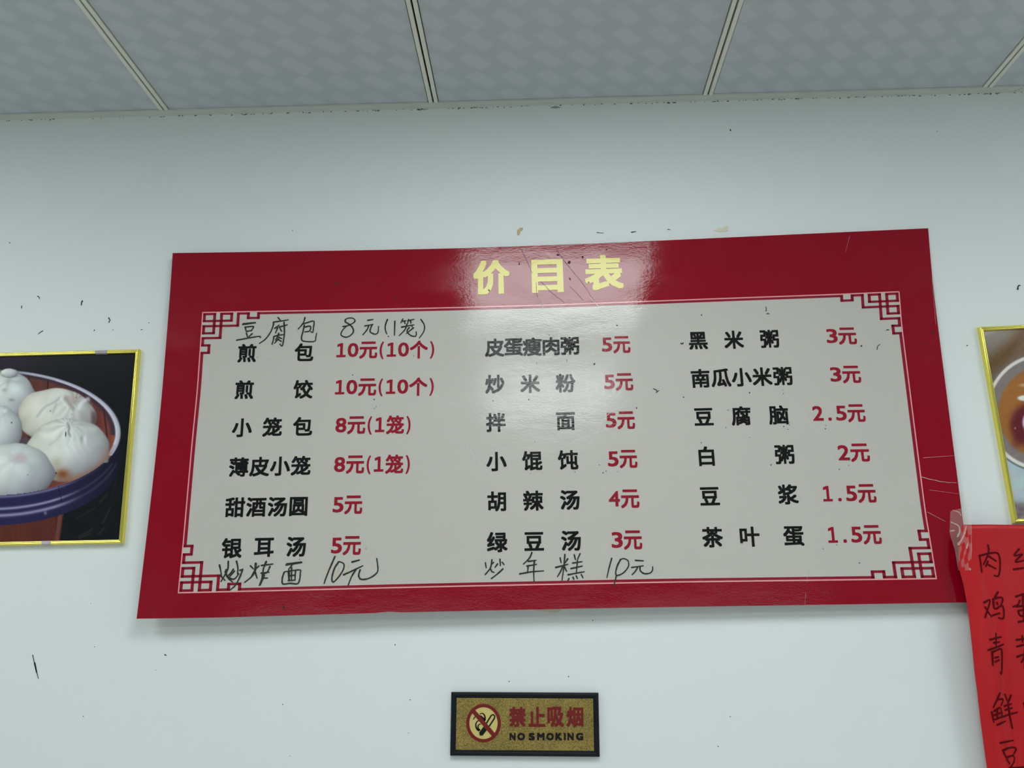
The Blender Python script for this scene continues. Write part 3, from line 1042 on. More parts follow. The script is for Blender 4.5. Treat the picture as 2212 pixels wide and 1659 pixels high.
for pts, w in (([(1870, 830), (1895, 838), (1905, 855), (1895, 865)], 7), ([(1922, 845), (1898, 862)], 6)):
    v, f = [], []
    ribbon(v, f, smooth_line([bl(960 + a / 4.148, 640 + b / 4.148) for a, b in pts], 4), w / 4.148 / 1050, -0.0012)
    board_part('speck', v, f, M['speck'])
for pts, w in (([(985, 75), (990, 95), (984, 108)], 5), ([(990, 130), (1000, 124), (1010, 130)], 5), ([(370, 342), (382, 345), (388, 338)], 9), ([(1858, 248), (1866, 242), (1876, 246)], 5),
               ([(1812, 350), (1795, 362), (1790, 388)], 5)):
    v, f = [], []
    ribbon(v, f, smooth_line([bl(1360 + a / 3.3515, 640 + b / 3.3515) for a, b in pts], 4), w / 3.3515 / 1050, -0.0012)
    board_part('speck', v, f, M['speck'])

# ================================================================== scraps of old tape on the wall
def wall_thing_matrix(c):
    return Matrix.Translation((c[0], 0.0, c[2]))


def scrap(label, pts, off, mt, name='tape_scrap', thick=0.0006, curl=0.0):
    P = [on_wall(a, b, off) for a, b in pts]
    c = np.mean(P, 0)
    t = thing(name, label, 'tape scrap', wall_thing_matrix(c))
    n_ = len(P)
    v = [(p[0] - c[0], -0.0004 - curl * (k % 2), p[2] - c[2]) for k, p in enumerate(P)] + \
        [(p[0] - c[0], -0.0004 - thick - off * 0 - curl * (k % 2), p[2] - c[2]) for k, p in enumerate(P)]
    f = [tuple(range(n_)), tuple(range(n_, 2 * n_))[::-1]] + [(k, (k + 1) % n_, n_ + (k + 1) % n_, n_ + k) for k in range(n_)]
    me = mesh_of(name, v, f)
    bm = bmesh.new()
    bm.from_mesh(me)
    bmesh.ops.recalc_face_normals(bm, faces=bm.faces)
    bm.to_mesh(me)
    bm.free()
    return link('strip', me, mt, t)


scrap('small curled brownish tape remnant on the wall above the title of the price board',
      [(1117, 505), (1118, 497), (1123, 492), (1130, 492), (1129, 497), (1124, 500), (1122, 508), (1119, 508)], 0.001, M['ochre'], curl=0.001)
scrap('pale torn tape piece on the wall above the right half of the price board',
      [(1540, 498), (1552, 493), (1560, 493), (1570, 488), (1573, 489), (1573, 499), (1556, 501)], 0.001, M['scrap'], curl=0.0004)
scrap('cream torn paper tape sticking out under the bottom edge of the price board',
      [(1150, 1313), (1215, 1310), (1212, 1318), (1203, 1324), (1178, 1321), (1150, 1318)], 0.002, M['scrap'])

# ================================================================== framed pictures
def paint(x, y, kind):
    """flat printed photograph as colour per vertex; x, y in photo pixels (arrays)"""
    C = np.zeros(x.shape + (3,))

    def put(mask, col):
        mm = np.clip(mask, 0, 1)[..., None]
        C[:] = C * (1 - mm) + np.asarray(col) * mm

    def soft(d, w=1.0):
        return 1 / (1 + np.exp(np.clip(d / w * 3, -30, 30)))

    def line(pts, w, col, al):
        q = smooth_line(pts, 4)
        dmin = np.full(x.shape, 1e9)
        for (xa, ya), (xb, yb) in zip(q[:-1], q[1:]):
            L2 = (xb - xa) ** 2 + (yb - ya) ** 2 + 1e-9
            t = np.clip(((x - xa) * (xb - xa) + (y - ya) * (yb - ya)) / L2, 0, 1)
            dmin = np.minimum(dmin, np.hypot(x - xa - t * (xb - xa), y - ya - t * (yb - ya)))
        put(np.exp(-(dmin / (w * 1.35)) ** 2) * al * .85, col)

    def ns(sx, sy, seed):
        r = np.random.default_rng(seed)
        t = 0
        for _ in range(7):
            a, b, p = r.normal(0, 1 / sx), r.normal(0, 1 / sy), r.uniform(0, 6.3)
            t = t + np.sin(a * x + b * y + p)
        return t / 7

    if kind == 'buns':
        bgd = np.stack([22 + 20 * np.exp(-((x) / 90) ** 2 - ((y - 770) / 50) ** 2), 25 + 12 * np.exp(-((x) / 90) ** 2 - ((y - 770) / 50) ** 2),
                        28 + 22 * np.exp(-((x) / 90) ** 2 - ((y - 770) / 50) ** 2)], -1)
        C[:] = bgd
        # basket body
        body = soft(x - (137 - (y - 1110) * 0.14), 1.2) * soft(1075 - y, 2)
        grain = 2 * np.sin(x * 1.3 + 5 * ns(30, 60, 1)) + 9 * ns(5, 200, 2)
        put(body, (86, 44, 38))
        C += (body * grain)[..., None] * np.array([1, .5, .4])
        put(body * np.exp(-((x - (122 - (y - 1130) * .06)) / 1.6) ** 2), (60, 34, 32))
        put(soft(np.abs(x - (130 - (y - 1110) * .15)) - 4, 2) * body * .5, (120, 80, 76))
        # scratches low right
        for (x0, y0, x1, y1, wd, al) in ((165, 1120, 205, 1097, 1.2, .35), (170, 1160, 200, 1143, 2.0, .4), (172, 1163, 196, 1153, 1.6, .4), (238, 1097, 222, 1130, 1.8, .35),
                                         (226, 1140, 212, 1155, 1.8, .4), (215, 1085, 230, 1070, 2.5, .3), (250, 1040, 240, 1070, 1.2, .2)):
            L2 = (x1 - x0) ** 2 + (y1 - y0) ** 2
            t = np.clip(((x - x0) * (x1 - x0) + (y - y0) * (y1 - y0)) / L2, 0, 1)
            d = np.hypot(x - x0 - t * (x1 - x0), y - y0 - t * (y1 - y0))
            put(soft(d - wd, 1) * al, (70, 60, 58))
        # outer dark rim band
        eo = np.sqrt(((x + 20) / 284) ** 2 + ((y - 985) / 150) ** 2)
        ei = np.sqrt(((x + 20) / 277) ** 2 + ((y - 935) / 135) ** 2)
        ang = np.arctan2((y - 935) / 135, (x + 20) / 277)
        low = np.clip((ang + 0.25) / 0.5, 0, 1)
        shade = np.clip((x + 20) / 280, 0, 1) ** 2.5
        rimc = np.stack([40 - 16 * shade, 38 - 12 * shade, 74 - 38 * shade], -1)
        mrim = (soft((eo - 1) * 150, 1.2) * (ei > 1) * (y > 900))[..., None]
        C[:] = C * (1 - mrim) + rimc * mrim
        # highlight rings on the front rim
        for k, wd, al in ((0.05, 1.0, .75), (0.50, 1.1, .9), (0.72, 1.2, .85)):
            r_ = (ei - 1) / np.maximum((ei - 1) + (1 - eo) + 1e-6, 1e-6)
            fr = np.where((ei > 1) & (eo < 1), r_, 9)
            fade = np.clip((185 - x) / 60, 0.15 if k < .4 else 0, 1) * (y > 960)
            put(np.exp(-((fr - k) * 26 / wd) ** 2) * al * fade, (150, 146, 178))
        put(np.exp(-((x - 98) / 3.2) ** 2 - ((y - 1108) / 4) ** 2) * .8, (130, 130, 156))
        put(soft(np.abs(x - (128 + (y - 1060) * .25)) - .6, .7) * (ei > 1) * (eo < 1) * (y > 1040) * (y < 1085) * .8, (18, 16, 34))
        # inside of the basket
        ins = soft((ei - 1) * 135, 1)
        wood = np.stack([92 + 18 * ns(9, 60, 3) + 36 * np.clip((x - 215) / 30, 0, 1), 52 + 8 * ns(9, 60, 4) + 20 * np.clip((x - 215) / 30, 0, 1), 48 + 0 * x + 10 * np.clip((x - 215) / 30, 0, 1)], -1)
        C[:] = C * (1 - ins[..., None]) + wood * ins[..., None]
        for sx_, tilt in ((102, .02), (192, .1), (226, -.12), (244, -.12), (62, 0)):
            put(ins * soft(np.abs(x - sx_ - tilt * (900 - y)) - 1.3, 1), (44, 26, 28))
        put(ins * soft((1 - ei) * 135 - 9, 2) * (y < 940) * .8, (48, 42, 58))
        put(soft(np.abs((ei - .992) * 135) - 2.6, 1) * (y < 985) * np.clip((x + 60) / 130, .25, 1), (170, 172, 190))
        put(soft(np.abs((ei - .992) * 135 + 1.5) - 1.0, 1) * (y < 960) * (x > 120) * .6, (214, 214, 222))
        put(soft(np.abs((ei - 1.0) * 135) - 1.1, 1) * (y >= 985) * .7, (130, 110, 130))
        # buns
        def bun(cx, cy, rx, ry, kx, ky, seed, n_pl=15, tint=0.0, rot=0.0, amp=1.0):
            dx, dy = (x - cx), (y - cy)
            u = (dx * math.cos(rot) + dy * math.sin(rot)) / rx
            w = (-dx * math.sin(rot) + dy * math.cos(rot)) / ry
            th = np.arctan2(w, u)
            bump_ = 1 + 0.018 * np.sin(5 * th + seed) + 0.012 * np.sin(9 * th + seed * 2)
            r = np.sqrt(u * u + w * w) / bump_
            msk = soft((r - 1) * min(rx, ry), 1.1)
            z = np.sqrt(np.clip(1 - r * r, 0, 1))
            lit = 0.62 + 0.30 * z + 0.16 * (-u * .7 - w * .75)
            # pleats running out from the knot
            qx, qy = x - kx, y - ky
            rr = np.hypot(qx, qy)
            ph = np.arctan2(qy, qx)
            fan = np.clip(1 - rr / (rx * .95), 0, 1) ** .8
            pl = np.sin(ph * n_pl * .7 + seed * 1.7 + 2.1 * np.sin(ph * 2 + seed) + 0.03 * rr * ns(30, 30, seed + 50) * 4) * fan * np.clip(rr / 9, 0, 1)
            lit = lit + 0.05 * amp * pl * (0.55 + 0.9 * np.clip(ns(22, 22, seed + 40) * 2.2 + .4, 0, 1)) + 0.05 * ns(17, 13, seed + 60) * amp
            lit = lit - 0.13 * amp * np.exp(-(rr / 8.0) ** 2) + 0.07 * np.exp(-((qx + 7) ** 2 + (qy + 7) ** 2) / 40)
            lit = lit + 0.02 * ns(8, 8, seed + 20)
            warm = np.clip(-u * .8 + .1, 0, 1)
            cool = np.clip(u * .6 + w * .6, 0, 1)
            r_c = lit * (214 + 6 * warm - 22 * cool)
            g_c = lit * (223 + 2 * warm - 30 * cool)
            b_c = lit * (222 - 10 * warm - 12 * cool)
            bc = np.stack([r_c + tint * 14, g_c, b_c - tint * 10], -1)
            C[:] = C * (1 - msk[..., None]) + bc * msk[..., None]
            rim_s = soft(np.abs((r - 1.0) * min(rx, ry)) - 0.6, 1.2) * .35 * np.clip(.4 + w, 0, 1)
            put(rim_s, (120, 104, 108))

        bun(-75, 880, 70, 60, -75, 860, 9)
        bun(14, 858, 63, 56, 18, 822, 1, n_pl=9)
        put(np.exp(-((x - 25) / 6) ** 2 - ((y - 864) / 3.2) ** 2) * .55, (110, 104, 104))
        put(np.exp(-((x - 9) / 6) ** 2 - ((y - 843) / 4) ** 2) * .4, (130, 122, 122))
        bun(20, 806, 19, 10, 14, 806, 4, n_pl=5, amp=.6)
        bun(123, 900, 85, 61, 160, 868, 2, n_pl=13, tint=.4, rot=.1)
        put(np.exp(-((x - 158) / 11) ** 2 - ((y - 862) / 7) ** 2) * .75, (168, 152, 146))
        line([(132, 856), (118, 868), (96, 880), (80, 900)], 2.0, (150, 156, 158), .55)
        line([(136, 858), (122, 872), (100, 886), (86, 904)], 2.0, (214, 222, 220), .5)
        line([(122, 872), (114, 892)], 2.0, (150, 156, 160), .5)
        line([(132, 856), (136, 868), (146, 878)], 2.4, (222, 228, 228), .6)
        line([(142, 860), (150, 872), (158, 883)], 3.2, (140, 128, 126), .75)
        line([(142, 858), (156, 858), (168, 864)], 3.2, (176, 160, 152), .7)
        line([(190, 862), (178, 868), (170, 882)], 3.4, (220, 224, 230), .8)
        line([(192, 866), (198, 880), (203, 892)], 2.5, (160, 158, 172), .5)
        put(soft(np.abs(x - 203) - 6, 4) * soft(np.abs(y - 905) - 16, 8) * .55, (62, 38, 36))
        bun(-2, 932, 50, 56, 8, 893, 3, n_pl=7, amp=.35)
        put(np.exp(-((x - 10) / 5) ** 2 - ((y - 888) / 4) ** 2) * .7, (228, 232, 234))
        put(soft(np.hypot((x - 56) / 12, (y - 962) / 18) - 1, .2) * .8, (78, 70, 80))
        bun(148, 972, 90, 68, 150, 918, 5, n_pl=17, tint=.2)
        line([(146, 914), (150, 924), (148, 932), (152, 942)], 1.7, (128, 128, 134), .7)
        line([(150, 914), (155, 926), (156, 944), (150, 960)], 1.9, (222, 228, 230), .55)
        line([(133, 936), (122, 950), (108, 960)], 1.8, (168, 174, 176), .5)
        line([(128, 926), (112, 940), (100, 956)], 1.8, (218, 224, 222), .4)
        line([(166, 922), (182, 940), (192, 962)], 2.0, (164, 168, 182), .5)
        line([(172, 914), (196, 934), (214, 958)], 2.2, (168, 166, 182), .4)
        put(np.exp(-((x - (148 + (y - 935) * -.02)) / 2.2) ** 2) * soft(np.abs(y - 928) - 12, 3) * .55, (136, 134, 144))
        put(np.exp(-((x - 176) / 3.2) ** 2 - ((y - 948) / 8) ** 2) * .55, (132, 134, 146))
        put(np.exp(-((x - 184) / 3.2) ** 2 - ((y - 950) / 10) ** 2) * .6, (224, 228, 236))
        bot = np.clip((np.hypot((x - 148) / 90, (y - 972) / 68) - .74) / .26, 0, 1) * np.clip((x - 110) / 60, 0, 1) * np.clip((y - 962) / 40, 0, 1)
        put(bot * (ei < 1) * .85, (150, 92, 62))
        put(np.exp(-((x - 135) / 16) ** 2 - ((y - 1024) / 11) ** 2) * .9 * (ei < 1), (118, 66, 34))
        put(np.exp(-((x - 122) / 12) ** 2 - ((y - 1000) / 12) ** 2) * .4, (150, 138, 108))
        bun(24, 1020, 93, 63, 38, 990, 7, n_pl=9, amp=.5)
        put(soft(np.hypot((x - 40) / 21, (y - 990) / 12) - 1, .35) * .55, (176, 166, 172))
        put(soft(np.hypot((x - 46) / 9, (y - 989) / 5) - 1, .6) * .5, (196, 168, 166))
        # front rim covers the lowest bun
        m2 = (ei > 1.0) & (eo < 1) & (y > 1000)
        fr = (ei - 1) / np.maximum((ei - 1) + (1 - eo) + 1e-6, 1e-6)
        Cr = rimc.copy()
        for k, wd, al in ((0.06, 1.2, .6), (0.48, 1.1, .9), (0.70, 1.3, .85)):
            fade = np.clip((190 - x) / 70, 0.2, 1)
            g_ = (np.exp(-((fr - k) * 24 / wd) ** 2) * al * fade)[..., None]
            Cr = Cr * (1 - g_) + np.array((148, 144, 176)) * g_
        g_ = (np.exp(-((x - 98) / 3.0) ** 2 - ((y - 1108) / 4) ** 2) * .8)[..., None]
        Cr = Cr * (1 - g_) + np.array((132, 132, 158)) * g_
        g_ = (soft(np.abs(x - (126 + (y - 1050) * .22)) - .6, .6) * (y < 1083) * .8)[..., None]
        Cr = Cr * (1 - g_) + np.array((16, 14, 32)) * g_
        C[m2] = Cr[m2]
        # dark flecks on the print
        for (fx_, fy_, rx_, ry_) in ((142, 938, 1.3, 5.5), (25, 913, 1.4, 1.6), (109, 888, 1.1, 1.1), (165, 858, 1, 1), (121, 1022, 1.3, 2), (60, 1026, 1, 1), (155, 895, .8, .8)):
            put(soft(np.hypot((x - fx_) / rx_, (y - fy_) / ry_) - 1, .5), (18, 28, 34))
    else:
        C[:] = (112, 106, 100)
        put(np.clip((790 - y) / 60, 0, 1), (134, 128, 122))
        d = (x - 2140) * .62 + (y - 790) * .78
        put(np.exp(-((d - 0) / 22) ** 2) * .9, (98, 72, 46))
        put(np.clip((x - 2180) / 30, 0, 1) * np.clip((800 - y) / 40, 0, 1) * .8, (112, 88, 74))
        put(np.exp(-((y - 716 + (x - 2140) * .45) / 6) ** 2) * .5, (170, 165, 160))
        cx_, cy_ = 2252, 890
        e = np.sqrt(((x - cx_) / 119) ** 2 + ((y - cy_) / 122) ** 2)
        below = soft(960 - y, 14)
        cloth = np.stack([164 + 10 * ns(12, 9, 11), 178 + 10 * ns(12, 9, 12), 186 + 8 * ns(12, 9, 13)], -1)
        mm = (below * (e > 1))[..., None]
        C[:] = C * (1 - mm) + cloth * mm
        put(soft(1085 - y, 12) * (.72 + .25 * ns(6, 5, 14)), (92, 76, 78))
        put(soft((e - 1) * 120, 1.5), (122, 114, 112))
        put(soft((e - .80) * 120, 4), (148, 98, 52))
        put(soft((e - .80) * 120, 4) * np.clip((y - 900) / 90, 0, 1) * .6, (128, 98, 44))
        put(soft(np.abs((e - 1.0) * 120) - 3.6, 1.6), (206, 204, 198))
        put(soft(np.abs((e - 1.05) * 120) - 1.4, 1.6) * (y > 950), (88, 84, 84))
        put(soft(np.hypot((x - 2212) / 15, (y - 860) / 5.5) - 1 + .012 * (2205 - x), .3), (214, 216, 212))
        put(soft(np.hypot((x - 2216) / 14, (y - 832) / 3.5) - 1, .5) * .7, (190, 170, 140))
        put(soft(np.hypot((x - 2226) / 44, (y - 918) / 46) - 1, .22), (92, 36, 44))
        put(soft(np.hypot((x - 2196) / 10, (y - 955) / 14) - 1, .8) * .4, (82, 26, 40))
        put(soft(np.hypot((x - 2222) / 13, (y - 912) / 20) - 1, .2), (206, 188, 218))
        put(soft(np.hypot((x - 2193) / 1.6, (y - 925) / 1.6) - 1, .6), (180, 130, 130))
        C += (4 * ns(4, 4, 21))[..., None]
    return np.clip(C, 0, 255) / 255.0


def lin(c):
    return np.where(c <= 0.04045, c / 12.92, ((c + 0.055) / 1.055) ** 2.4)


def print_mat(name):
    mt, nt, b = new_mat(name)
    at = nt.nodes.new('ShaderNodeVertexColor')
    at.layer_name = 'Print'
    nt.links.new(at.outputs['Color'], b.inputs['Base Color'])
    b.inputs['Roughness'].default_value = 0.28
    b.inputs['Specular IOR Level'].default_value = 0.08
    tc = nt.nodes.new('ShaderNodeTexCoord')
    n = nt.nodes.new('ShaderNodeTexNoise')
    n.inputs['Scale'].default_value = 90
    nt.links.new(tc.outputs['Object'], n.inputs['Vector'])
    bp = nt.nodes.new('ShaderNodeBump')
    bp.inputs['Strength'].default_value = 0.15
    bp.inputs['Distance'].default_value = 0.0006
    nt.links.new(n.outputs['Fac'], bp.inputs['Height'])
    nt.links.new(bp.outputs[0], b.inputs['Normal'])
    return mt


PICS = {
    'buns': dict(label='gold-framed photograph of steamed buns in a basket, left of the price board', x0=-0.837 - 0.585, x1=-0.837, corners=((300, 753), (263, 1174))),
    'soup': dict(label='gold-framed photograph of a soup bowl, right of the price board', x0=0.905, x1=0.905 + 0.585, corners=((2116, 705), (2192, 1130))),
}
DEP = 0.012
FW = 0.0088
PRINT_GAIN = 1.22
for kind, d in PICS.items():
    top = on_wall(*d['corners'][0], DEP)
    bot = on_wall(*d['corners'][1], DEP)
    if kind == 'buns':
        x1 = (top[0] + bot[0]) / 2
        x0 = x1 - 0.585
        lean = math.atan2(top[0] - bot[0], top[2] - bot[2])
    else:
        x0 = (top[0] + bot[0]) / 2
        x1 = x0 + 0.585
        lean = math.atan2(top[0] - bot[0], top[2] - bot[2])
    hgt = float(np.linalg.norm(top - bot))
    wid = x1 - x0
    # rotate about the measured corner so the visible edge sits as in the photograph
    pivot = np.array([bot[0], 0, bot[2]])
    R = Matrix.Rotation(lean, 4, 'Y')
    org = np.array([-wid / 2 if kind == 'buns' else wid / 2, 0, 0])
    off3 = R.to_3x3() @ Vector(org)
    t = thing('picture_frame', d['label'], 'framed picture', Matrix.Translation((pivot[0] + off3.x, 0, pivot[2] + off3.z)) @ R)
    # moulding: rounded profile swept round the rectangle
    prof = [(0, 0), (0, DEP * .55), (FW * .12, DEP * .85), (FW * .3, DEP), (FW * .46, DEP * .93), (FW * .52, DEP * .84), (FW * .6, DEP * .92),
            (FW * .78, DEP * .9), (FW * .95, DEP * .7), (FW, DEP * .4)]
    v, f = [], []
    rect = [(-wid / 2, 0, 1, 1), (wid / 2, 0, -1, 1), (wid / 2, hgt, -1, -1), (-wid / 2, hgt, 1, -1)]
    for (cx, cz, sx_, sz_) in rect:
        for (a, b) in prof:
            v.append((cx + sx_ * a, -b, cz + sz_ * a))
    npf = len(prof)
    side_parts = []
    for k in range(4):
        vv = v[k * npf:(k + 1) * npf] + v[((k + 1) % 4) * npf:((k + 1) % 4 + 1) * npf]
        ff = [(q, q + 1, npf + q + 1, npf + q) for q in range(npf - 1)]
        me = mesh_of('moulding', vv, ff)
        for p in me.polygons:
            p.use_smooth = True
        bm = bmesh.new()
        bm.from_mesh(me)
        bmesh.ops.recalc_face_normals(bm, faces=bm.faces)
        bm.to_mesh(me)
        bm.free()
        link('moulding', me, M['gold'], t)
    # flat print as a thin sheet coloured per vertex
    mw = t.matrix_world.copy()
    ix0, ix1 = -wid / 2 + FW * .9, wid / 2 - FW * .9
    vis = 0.31
    if kind == 'buns':
        gx = np.r_[np.linspace(ix0, ix1 - vis, 40, endpoint=False), np.linspace(ix1 - vis, ix1, 250)]
        gz = np.linspace(FW * .9, hgt - FW * .9, 300)
    else:
        gx = np.r_[np.linspace(ix0, ix0 + 0.11, 90, endpoint=False), np.linspace(ix0 + 0.11, ix1, 40)]
        gz = np.linspace(FW * .9, hgt - FW * .9, 280)
    GX, GZ = np.meshgrid(gx, gz, indexing='ij')
    pts = np.stack([GX, np.full_like(GX, -DEP * .45), GZ], -1).reshape(-1, 3)
    A = np.array(mw)
    Wp = pts @ A[:3, :3].T + A[:3, 3]
    px, py = proj(Wp)
    colr = lin(paint(px, py, kind)) * PRINT_GAIN
    nx, nz = len(gx), len(gz)
    idx = np.arange(nx * nz).reshape(nx, nz)
    quads = np.stack([idx[:-1, :-1], idx[1:, :-1], idx[1:, 1:], idx[:-1, 1:]], -1).reshape(-1, 4)
    me = bpy.data.meshes.new('print')
    me.vertices.add(len(pts))
    me.vertices.foreach_set('co', pts.ravel())
    me.loops.add(quads.size)
    me.loops.foreach_set('vertex_index', quads.ravel())
    me.polygons.add(len(quads))
    me.polygons.foreach_set('loop_start', np.arange(0, quads.size, 4))
    me.update()
    me.validate()
    ca = me.color_attributes.new('Print', 'FLOAT_COLOR', 'POINT')
    ca.data.foreach_set('color', np.c_[colr, np.ones(len(colr))].ravel())
    link('print', me, print_mat('photo_print_' + kind), t)
    link('back_board', box_mesh('back_board', (ix0, -DEP * .4, FW * .9), (ix1, -0.0002, hgt - FW * .9)), M['plastic'], t)
    # joint clips seen as short pale sections of the moulding
    if kind == 'buns':
        for (cx0, cx1, side) in ((205, 231, 'top'), (88, 108, 'bottom')):
            yy = 757 if side == 'top' else 1176
            xa = (Matrix(mw).inverted() @ Vector(on_wall(cx0, yy, DEP))).x
            xb = (Matrix(mw).inverted() @ Vector(on_wall(cx1, yy, DEP))).x
            sz_ = -1 if side == 'top' else 1
            cz = hgt if side == 'top' else 0
            vv, ff = [], []
            for xq in (xa, xb):
                for (a, b) in prof:
                    vv.append((xq, -b - 0.0004, cz + sz_ * a))
            ff = [(q, q + 1, npf + q + 1, npf + q) for q in range(npf - 1)]
            o = link('moulding_sleeve', mesh_of('moulding_sleeve', vv, ff), mat('pale_sleeve', srgb(196, 190, 196), 0.4, 0.4), t)
            o['label'] = 'pale sleeve over the gold moulding'

# ================================================================== NO SMOKING sign
SD = 0.009
c0, c1, c2, c3 = (on_wall(*p, SD) for p in ((974.4, 1495.8), (1292, 1496.6), (1296.5, 1635.8), (972.3, 1632.3)))
sw = float((np.linalg.norm(c1 - c0) + np.linalg.norm(c2 - c3)) / 2)
sh = float((np.linalg.norm(c3 - c0) + np.linalg.norm(c2 - c1)) / 2)
cen = (c0 + c1 + c2 + c3) / 4
sang = math.atan2(c2[2] - c3[2], c2[0] - c3[0]) * .5 + math.atan2(c1[2] - c0[2], c1[0] - c0[0]) * .5
SMX = Matrix.Translation((cen[0], 0, cen[2])) @ Matrix.Rotation(-sang, 4, 'Y') @ Matrix.Translation((0, 0, -sh / 2))
sign = thing('no_smoking_sign', 'small gold no smoking plaque in a black frame below the price board', 'sign', SMX)
SI = np.array(SMX.inverted())


def sl(cx, cy):
    """sign crop coordinate -> local x, z"""
    P = on_wall(940 + cx / 5.821, 1470 + cy / 5.821, SD - 0.003)
    q = SI[:3, :3] @ P + SI[:3, 3]
    return np.array([q[0], q[2]])


fb = 0.0105
prof = [(0, 0), (0, SD * .75), (0.0012, SD * .95), (0.003, SD), (0.0055, SD), (0.0070, SD * .86), (0.0085, SD * .84), (fb, SD * .62)]
v, f = [], []
rect = [(-sw / 2, 0, 1, 1), (sw / 2, 0, -1, 1), (sw / 2, sh, -1, -1), (-sw / 2, sh, 1, -1)]
for (cx, cz, sx_, sz_) in rect:
    for (a, b) in prof:
        v.append((cx + sx_ * a, -b, cz + sz_ * a))
npf = len(prof)
for k in range(4):
    for q in range(npf - 1):
        f.append((k * npf + q, k * npf + q + 1, ((k + 1) % 4) * npf + q + 1, ((k + 1) % 4) * npf + q))
me = mesh_of('frame', v, f)
bm = bmesh.new()
bm.from_mesh(me)
bmesh.ops.recalc_face_normals(bm, faces=bm.faces)
bm.to_mesh(me)
bm.free()
link('frame', me, M['plastic'], sign)
link('plate', box_mesh('plate', (-sw / 2 + fb * .95, -SD * .66, fb * .95), (sw / 2 - fb * .95, -0.0003, sh - fb * .95)), M['plate'], sign)
PY_ = -SD * .66


def sign_part(name, v, f, mt):
    return link(name, mesh_of(name, v, f), mt, sign)


# prohibition disc
cc = sl(608, 535)
rxo = abs(sl(826, 535)[0] - sl(390, 535)[0]) / 2
rzo = abs(sl(608, 295)[1] - sl(608, 778)[1]) / 2
rxi, rzi = rxo * .815, rzo * .83
NN = 48
v = [(cc[0] + rxi * 1.02 * math.cos(2 * math.pi * k / NN), PY_ - 0.0002, cc[1] + rzi * 1.02 * math.sin(2 * math.pi * k / NN)) for k in range(NN)]
sign_part('disc', v, [tuple(range(NN))[::-1]], M['dial'])
v, f = [], []
for k in range(NN):
    a = 2 * math.pi * k / NN
    v += [(cc[0] + rxo * math.cos(a), PY_ - 0.0007, cc[1] + rzo * math.sin(a)), (cc[0] + rxi * math.cos(a), PY_ - 0.0007, cc[1] + rzi * math.sin(a))]
for k in range(NN):
    k2 = (k + 1) % NN
    f.append((2 * k, 2 * k2, 2 * k2 + 1, 2 * k + 1))
sign_part('red_ring', v, f, M['maroon'])
v, f = [], []
ribbon(v, f, [sl(478, 382), sl(740, 690)], 52 / 5.821 / 1150, PY_ - 0.0008)
sign_part('red_slash', v, f, M['maroon'])
v, f = [], []
ribbon(v, f, [sl(575, 672), sl(632, 598)], 58 / 5.821 / 1150, PY_ - 0.0005)
ribbon(v, f, [sl(640, 545), sl(705, 440), sl(730, 428), sl(750, 445), sl(745, 475), sl(680, 575)], 18 / 5.821 / 1150, PY_ - 0.0005)
for pts in ([(480, 490), (500, 460), (550, 440), (600, 470), (620, 510)], [(560, 420), (600, 415), (625, 450), (625, 500)],
            [(580, 500), (535, 510), (512, 550), (520, 600), (548, 630)], [(575, 545), (545, 560), (540, 600), (560, 625)]):
    ribbon(v, f, smooth_line([sl(*p) for p in pts], 5), 20 / 5.821 / 1150, PY_ - 0.0005, taper=(.5, 1.2))
sign_part('cigarette_emblem', v, f, M['blackprint'])
for ch, xa, xb in (('禁', 930, 1142), ('止', 1172, 1385), ('吸', 1412, 1618), ('烟', 1655, 1862)):
    A, B = sl(xa, 583), sl(xb, 330)
    v, f = [], []
    put_glyph(v, f, (ch, 0.036, 1.0), (A + B) / 2, 0, 0, PY_ - 0.0006, fit=(B[0] - A[0], B[1] - A[1]))
    sign_part('printed_character', v, f, M['maroon'])
v, f = [], []
for ch, xa, xb in (('N', 935, 1012), ('O', 1035, 1128), ('S', 1175, 1252), ('M', 1282, 1376), ('O', 1398, 1490), ('K', 1512, 1598), ('I', 1618, 1642), ('N', 1664, 1742), ('G', 1770, 1862)):
    A, B = sl(xa, 752), sl(xb, 658)
    put_glyph(v, f, (ch, 0.055, 1.0), (A + B) / 2, 0, 0, PY_ - 0.0006, fit=(B[0] - A[0], B[1] - A[1]))
sign_part('english_lettering', v, f, M['blackprint'])

# ================================================================== red paper sheet
L_ED = [(2079, 1135), (2071, 1180), (2071, 1225), (2081, 1262), (2090, 1310), (2096, 1360), (2103, 1430), (2105.5, 1455), (2111.6, 1500), (2117, 1550), (2125, 1610), (2132, 1659), (2150, 1790)]
# sheet depth off the wall: rides over the board's edge, then falls back in soft folds
PW = 0.34
rows_n, cols_n = 60, 40
top_z = on_wall(2083, 1135, 0.026)[2]
LP = []
for (a, b) in L_ED:
    z_guess = on_wall(a, b, 0.026)
    LP.append((z_guess[2], a, b))


def paper_off(x_rel, z_rel):
    """x_rel metres from the left edge, z_rel metres below the top"""
    o = 0.030 * math.exp(-(max(0.0, x_rel - 0.02) / 0.09) ** 2) + 0.012
    o *= 1.0 if z_rel < 0.17 else (0.62 + 0.38 * math.exp(-((z_rel - 0.17) / 0.16) ** 2))
    o += 0.0048 * math.exp(-((x_rel - 0.026 - 0.03 * z_rel) / 0.010) ** 2) * min(1, max(0, (z_rel - 0.08) / 0.08))
    o -= 0.0042 * math.exp(-((x_rel - 0.044 - 0.03 * z_rel) / 0.010) ** 2) * min(1, max(0, (z_rel - 0.08) / 0.08))
    o += 0.0012 * math.sin(x_rel * 60 + z_rel * 22) * min(1, z_rel / 0.1)
    return o + 0.001


